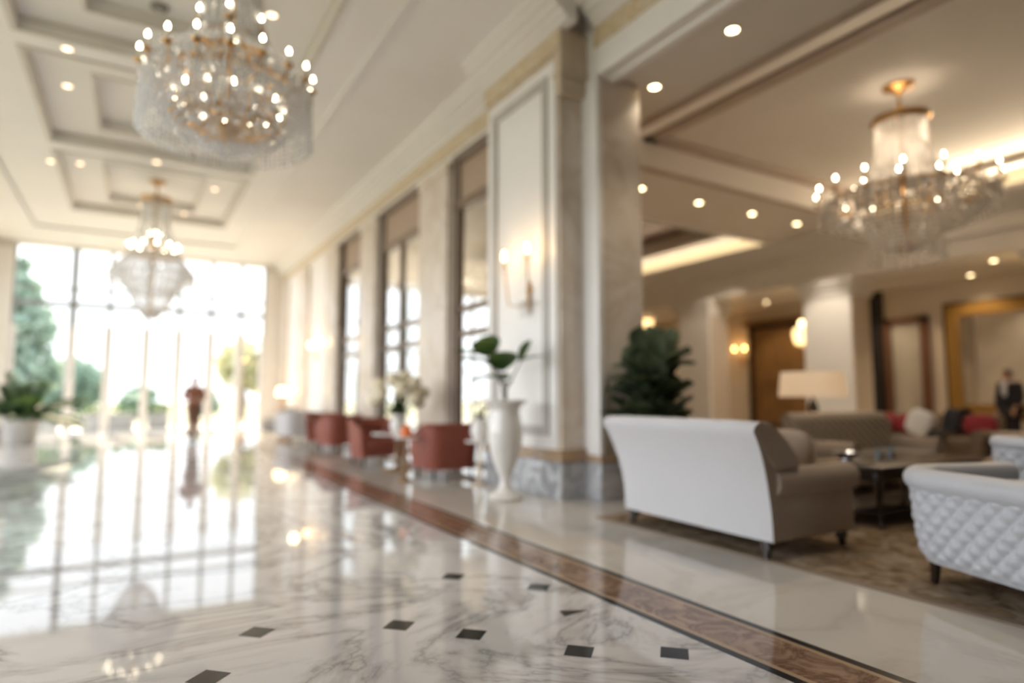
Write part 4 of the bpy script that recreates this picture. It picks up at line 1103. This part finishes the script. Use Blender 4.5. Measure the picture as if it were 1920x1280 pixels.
palm('potted palm in a white planter near the end window, opposite the red chairs', (-2.45, 20.55, 0), 1.9, 26, 1.6, 'palm', 'pot_white', .40, .62, .8, 9, 16, .06)
palm('low potted fern in a brown pot at the lobby wall, beside the white planter', (-3.9, 21.3, 0), 1.3, 16, .55, 'palm', 'terracotta', .30, .55, .9, 11, 14, .04)
# flower arrangements
def flowers(label, loc, r, h, n, petal, seed=1, vase='porcelain', name='flower_arrangement'):
    rr = random.Random(seed)
    t = thing(name, label, 'flowers', loc)
    b = MB(); b.lathe([(0, 0), (.09, 0), (.13, .10), (.11, .2), (.08, .26), (.11, .30), (.095, .30), (.07, .25), (0, .2)], 20); b.build('vase', M[vase], t)
    b = MB()
    for k in range(70):
        a = rr.random()*2*PI; c = rr.uniform(.2, 1.5); L = r*rr.uniform(.5, 1.0)
        leafblade(b, (0, 0, .28), (math.sin(c)*math.cos(a), math.sin(c)*math.sin(a), math.cos(c)+.2), L*1.1, .05, .3, 4)
    b.build('foliage', M['leaf2'], t, smooth=0)
    for k in range(n):
        a = 2*PI*k*.618; q = (k+.5)/n; c = math.acos(1-1.25*q); 
        p = Vector((r*math.sin(c)*math.cos(a), r*math.sin(c)*math.sin(a), h+.9*r*math.cos(c)))*1.0
        b = MB(); rad = r*.30
        for j in range(26):
            ph = math.acos(1-2*(j+.5)/26); th = j*2.4
            v = Vector((math.sin(ph)*math.cos(th), math.sin(ph)*math.sin(th), math.cos(ph)))
            b.ball(p+v*rad*.6, rad*.42, 6, 4, sc=(1, 1, .8))
        f = b.build('bloom', M[petal], t, smooth=60)
        b = MB(); b.tube([(0, 0, .25), tuple(p*.6+Vector((0, 0, .1))), tuple(p)], .006, 5); b.build('stalk', M['leaf'], f)
    return t
flowers('big cream flower arrangement in a pale vase on the round white table', (3.68, 9.75, .60), .40, .55, 14, 'petal', 2)
t = round_table('small pale pedestal table against the pier behind the white urn', (3.98, 7.5, 0), .2, .6, 'porcelain', 'wall_marble')
flowers('small cream flower bunch half hidden behind the white urn', (3.98, 7.5, .60), .13, .42, 7, 'petal', 4)

# ================================================================== PEOPLE
def person_mesh(name, parent, joints, edges, radii, mat, root=0, sub=2):
    me = bpy.data.meshes.new(name); me.from_pydata([Vector(j) for j in joints], edges, [])
    o = bpy.data.objects.new(name, me); COL.objects.link(o); o.parent = parent
    sk = o.modifiers.new('skin', 'SKIN'); sk.use_smooth_shade = True
    for i, v in enumerate(me.skin_vertices[0].data):
        r = radii[i]; v.radius = r if isinstance(r, tuple) else (r, r); v.use_root = (i == root)
    sb = o.modifiers.new('sub', 'SUBSURF'); sb.levels = sub; sb.render_levels = sub
    me.materials.append(mat)
    return o
def head_mesh(b, c, s=1.0, turn=0):
    """head facing -y; c = centre; height about .23"""
    T = Matrix.Rotation(turn, 4, 'Z'); c = Vector(c)
    rows = []
    for i in range(19):
        ph = -PI/2+PI*i/18; zz = math.sin(ph); rr = math.cos(ph)
        row = []
        for k in range(28):
            th = 2*PI*k/28; x = .076*rr*math.cos(th); y = .096*rr*math.sin(th); z = .118*zz
            f = max(0, -math.sin(th))*rr
            if z < 0: x *= 1-.28*(-zz); y = y*(1-.10*(-zz))-.012*f*(-zz)
            g = math.exp(-(math.cos(th)/.22)**2)*f
            y -= .026*g*math.exp(-((z+.012)/.022)**2)          # nose
            y -= .007*math.exp(-(math.cos(th)/.35)**2)*f*math.exp(-((z+.055)/.012)**2)   # lips
            y -= .010*math.exp(-(math.cos(th)/.35)**2)*f*math.exp(-((z+.095)/.016)**2)   # chin
            for ex in (-.42, .42): y += .010*f*math.exp(-((math.cos(th)-ex)/.16)**2)*math.exp(-((z-.012)/.014)**2)
            y -= .006*f*math.exp(-((z-.036)/.012)**2)          # brow
            row.append(tuple(c+T @ Vector((x*s, y*s, z*s))))
        rows.append(row)
    b.grid(rows, closed_v=True)
    for sg in (-1, 1): b.ball(tuple(c+T @ Vector((sg*.078*s, .008*s, -.005*s))), .03*s, 8, 6, sc=(.35, .7, 1))
def hair_mesh(b, c, s=1.0, turn=0, low=-.02):
    T = Matrix.Rotation(turn, 4, 'Z'); c = Vector(c); rows = []
    for i in range(13):
        ph = PI/2*(1-i/12*1.0); row = []
        for k in range(28):
            th = 2*PI*k/28
            front = max(0, -math.sin(th)); zmin = .055*front+low*(1-front)-.05*max(0, math.sin(th))
            q = i/12; z = .127-(.127-zmin)*q; zz = max(-1, min(1, z/.127)); rr = math.sqrt(max(0, 1-zz*zz))
            row.append(tuple(c+T @ Vector((.083*rr*math.cos(th)*s, .104*rr*math.sin(th)*s+.004*s, z*s))))
        rows.append(row)
    b.grid(rows, closed_v=True)
def hand(parent, w, d, mat, s=1.0, curl=.5, side=1):
    """palm at wrist w pointing along d, four fingers and a thumb"""
    w = Vector(w); d = Vector(d).normalized(); a = d.cross(Vector((0, 1, 0)));
    if a.length < .1: a = d.cross(Vector((1, 0, 0)))
    a.normalize(); nrm = a.cross(d).normalized()
    J = [w, w+d*.045*s, w+d*.085*s]; E_ = [(0, 1), (1, 2)]; Rd = [(.024*s, .018*s), (.034*s, .015*s), (.036*s, .013*s)]
    for k, (off, L) in enumerate(((-.030, .060), (-.010, .075), (.010, .070), (.029, .052))):
        base = w+d*.085*s+a*off*s; i0 = len(J)
        J += [base, base+(d*math.cos(curl*.5)+nrm*math.sin(curl*.5))*L*.5*s, base+(d*math.cos(curl*.5)+nrm*math.sin(curl*.5))*L*.5*s+(d*math.cos(curl*1.4)+nrm*math.sin(curl*1.4))*L*.5*s]
        E_ += [(2, i0), (i0, i0+1), (i0+1, i0+2)]; Rd += [.0095*s, .0088*s, .0075*s]
    i0 = len(J); b0 = w+d*.03*s-a*.03*s*side; J += [b0, b0+(d*.6-a*.8*side).normalized()*.035*s, b0+(d*.6-a*.8*side).normalized()*.035*s+(d*.9-a*.3*side+nrm*.3).normalized()*.03*s]
    E_ += [(1, i0), (i0, i0+1), (i0+1, i0+2)]; Rd += [.013*s, .011*s, .009*s]
    return person_mesh('hand', parent, J, E_, Rd, mat, 0, 1)
# person walking across the lobby (faces the viewer)
p1 = thing('person', 'person in a rust brown uniform on the shiny lobby floor before the end window', 'person', (1.38, 18.7, 0), .25)
J = [(0, 0, .94), (0, .01, 1.10), (0, 0, 1.28), (0, 0, 1.42), (0, -.005, 1.50), (0, -.01, 1.56),
     (.17, 0, 1.40), (.25, .03, 1.16), (.13, -.16, 1.06), (-.17, 0, 1.40), (-.25, .03, 1.16), (-.10, -.17, 1.08),
     (.085, 0, .90), (.075, -.06, .52), (.065, .02, .12), (-.085, 0, .90), (-.05, .03, .52), (-.035, .18, .14)]
Eg = [(0, 1), (1, 2), (2, 3), (3, 4), (4, 5), (3, 6), (6, 7), (7, 8), (3, 9), (9, 10), (10, 11), (0, 12), (12, 13), (13, 14), (0, 15), (15, 16), (16, 17)]
Rd = [(.12, .08), (.10, .075), (.12, .08), (.07, .055), .052, .05, .045, .040, .034, .045, .040, .034, .095, .065, .045, .095, .065, .045]
person_mesh('body', p1, J, Eg, Rd, M['skin'])
Jt = [J[0], J[1], J[2], (0, 0, 1.40), J[6], J[7], (.18, -.08, 1.10), J[9], J[10], (-.16, -.08, 1.12), (0, 0, .80)]
person_mesh('tunic', p1, Jt, [(0, 1), (1, 2), (2, 3), (3, 4), (4, 5), (5, 6), (3, 7), (7, 8), (8, 9), (0, 10)], [(.175, .13), (.15, .115), (.175, .13), (.13, .1), .075, .062, .055, .075, .062, .055, (.18, .14)], M['rust_cloth'])
person_mesh('trousers', p1, [J[0], J[12], J[13], (.065, .02, .07), J[15], J[16], (-.04, .17, .10)], [(0, 1), (1, 2), (2, 3), (0, 4), (4, 5), (5, 6)], [(.16, .12), .105, .078, .066, .105, .078, .066], M['brown_cloth'])
b = MB(); head_mesh(b, (0, -.02, 1.60)); b.build('head', M['skin'], p1, smooth=80)
b = MB(); hair_mesh(b, (0, -.02, 1.60)); b.ball((0, .09, 1.60), .05); b.build('hair', M['hair'], p1, smooth=80)
hand(p1, J[8], (-.7, -.3, -.15), M['skin'], side=1); hand(p1, J[11], (.7, -.3, -.1), M['skin'], side=-1)
for x, y, rx in ((.065, .0, 0), (-.04, .16, -.5)):
    b = MB(); b.cushion((x, y-.06, .045), .045, .125, .042, mat=Matrix.Rotation(rx, 3, 'X')); b.build('shoe', M['black_cloth'], p1, smooth=80)
# man in a dark suit, standing in profile before the mirror
p2 = thing('person', 'man in a black suit and white shirt standing in profile before the gilded mirror', 'person', (15.5, 5.95, 0), math.radians(-112))
J = [(0, 0, .96), (0, .01, 1.12), (0, .01, 1.30), (0, 0, 1.44), (0, -.01, 1.52), (0, -.02, 1.58),
     (.19, 0, 1.42), (.25, -.02, 1.14), (.22, -.15, .93), (-.19, 0, 1.42), (-.25, .0, 1.14), (-.23, -.08, .90),
     (.09, 0, .90), (.10, -.01, .50), (.10, .01, .10), (-.09, 0, .90), (-.10, 0, .50), (-.10, .01, .10)]
Rd = [(.12, .09), (.11, .085), (.13, .085), (.075, .06), .055, .055, .045, .042, .034, .045, .042, .034, .10, .07, .048, .10, .07, .048]
person_mesh('body', p2, J, Eg, Rd, M['skin'])
Jt = [J[0], J[1], J[2], (0, 0, 1.44), J[6], J[7], (.225, -.12, .97), J[9], J[10], (-.232, -.07, .94), (0, 0, .80)]
person_mesh('jacket', p2, Jt, [(0, 1), (1, 2), (2, 3), (3, 4), (4, 5), (5, 6), (3, 7), (7, 8), (8, 9), (0, 10)], [(.185, .14), (.17, .13), (.195, .145), (.15, .115), .085, .07, .055, .085, .07, .055, (.19, .15)], M['suit'])
person_mesh('trousers', p2, [J[0], J[12], J[13], (.10, .01, .05), J[15], J[16], (-.10, .01, .05)], [(0, 1), (1, 2), (2, 3), (0, 4), (4, 5), (5, 6)], [(.17, .13), .11, .085, .075, .11, .085, .075], M['suit'])
b = MB(); b.cushion((0, -.118, 1.33), .045, .045, .15); b.lathe([(.066, 1.47), (.07, 1.50), (.066, 1.53)], 16, c=(0, -.01, 0)); b.build('shirt', M['shirt'], p2, smooth=80)
b = MB(); head_mesh(b, (0, -.04, 1.625)); b.build('head', M['skin'], p2, smooth=80)
b = MB(); hair_mesh(b, (0, -.04, 1.625)); b.build('hair', M['hair'], p2, smooth=80)
hand(p2, J[8], (0, -.4, -.9), M['skin'], side=1); hand(p2, J[11], (0, -.3, -.95), M['skin'], side=-1)
for x in (.10, -.10):
    b = MB(); b.cushion((x, -.07, .045), .048, .14, .045); b.build('shoe', M['black_cloth'], p2, smooth=80)

# ================================================================== GARDEN
def tree(label, loc, crowns, trunk_h, mat, seed, n=900, ls=.35, group='garden trees beyond the end window'):
    rr = random.Random(seed)
    t = thing('garden_tree', label, 'tree', loc, 0, group)
    b = MB(); b.tube([(0, 0, 0), (.1, 0, trunk_h*.5), (0, .1, trunk_h)], [.22, .17, .10], 8)
    for c, r in crowns: b.tube([(0, 0, trunk_h*.7), tuple(Vector(c)*.8+Vector((0, 0, trunk_h*.15)))], [.09, .03], 6)
    b.build('trunk', M['bark'], t)
    b = MB()
    for c, r in crowns:
        for k in range(int(n*r*r/4)):
            v = Vector((rr.gauss(0, 1), rr.gauss(0, 1), rr.gauss(0, 1))).normalized()*r*rr.random()**.4
            p = Vector(c)+Vector((v.x, v.y, v.z*.9))
            u = Vector((rr.uniform(-1, 1), rr.uniform(-1, 1), rr.uniform(-1, 1))).normalized()*ls; w_ = u.cross(Vector((rr.uniform(-1, 1), rr.uniform(-1, 1), rr.uniform(-1, 1)))).normalized()*ls*.5
            b.face([p-u, p+w_, p+u, p-w_])
    b.build('foliage', M[mat], t, smooth=0)
    return t
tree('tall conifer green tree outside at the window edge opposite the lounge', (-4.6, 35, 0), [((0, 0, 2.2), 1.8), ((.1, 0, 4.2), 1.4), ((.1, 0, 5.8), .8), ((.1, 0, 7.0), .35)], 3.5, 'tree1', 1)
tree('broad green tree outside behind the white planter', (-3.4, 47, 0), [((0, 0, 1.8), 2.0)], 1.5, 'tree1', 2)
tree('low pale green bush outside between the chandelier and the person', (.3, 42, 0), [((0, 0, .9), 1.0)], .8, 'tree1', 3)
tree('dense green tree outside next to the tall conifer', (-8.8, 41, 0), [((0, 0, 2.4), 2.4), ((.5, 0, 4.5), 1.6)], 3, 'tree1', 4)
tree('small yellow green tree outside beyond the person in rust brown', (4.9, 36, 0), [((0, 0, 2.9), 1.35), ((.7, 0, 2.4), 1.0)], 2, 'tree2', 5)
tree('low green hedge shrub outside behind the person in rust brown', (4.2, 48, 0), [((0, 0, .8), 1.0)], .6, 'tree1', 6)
def planter(label, loc, wd):
    t = thing('stone_planter', label, 'planter', loc, 0, 'stone planters on the terrace')
    b = MB(); b.box(-wd/2, -.3, 0, wd/2, .3, .6, .02); b.box(-wd/2-.03, -.33, .55, wd/2+.03, .33, .62, .01); b.build('box', M['concrete'], t)
    b = MB()
    for k in range(90):
        p = Vector((R.uniform(-wd/2, wd/2), R.uniform(-.25, .25), .62+R.random()*.3)); u = Vector((R.uniform(-1, 1), R.uniform(-1, 1), R.uniform(0, 1)))*.14; v = Vector((R.uniform(-1, 1), R.uniform(-1, 1), R.uniform(-1, 1)))*.06
        b.face([p-u, p+v, p+u, p-v])
    b.build('shrub', M['leaf2'], t, smooth=0)
planter('grey stone planter on the terrace behind the far chandelier', (-.75, 27.6, -.05), 1.6); planter('grey stone planter on the terrace nearest the person in rust brown', (.85, 28.2, -.05), .7)
planter('grey stone planter on the terrace by the potted palm', (-3.0, 28.0, -.05), 1.4)

# ================================================================== VIEW
SC.view_settings.view_transform = 'Standard'; SC.view_settings.look = 'None'
SC.view_settings.exposure = EXPO; SC.view_settings.gamma = 1; SC.view_settings.use_curve_mapping = False
SC.cycles.use_denoising = True
SC.cycles.sample_clamp_indirect = 6
SC.cycles.max_bounces = 8; SC.cycles.diffuse_bounces = 5; SC.cycles.glossy_bounces = 4; SC.cycles.transparent_max_bounces = 16
SC.cycles.caustics_reflective = False; SC.cycles.caustics_refractive = False
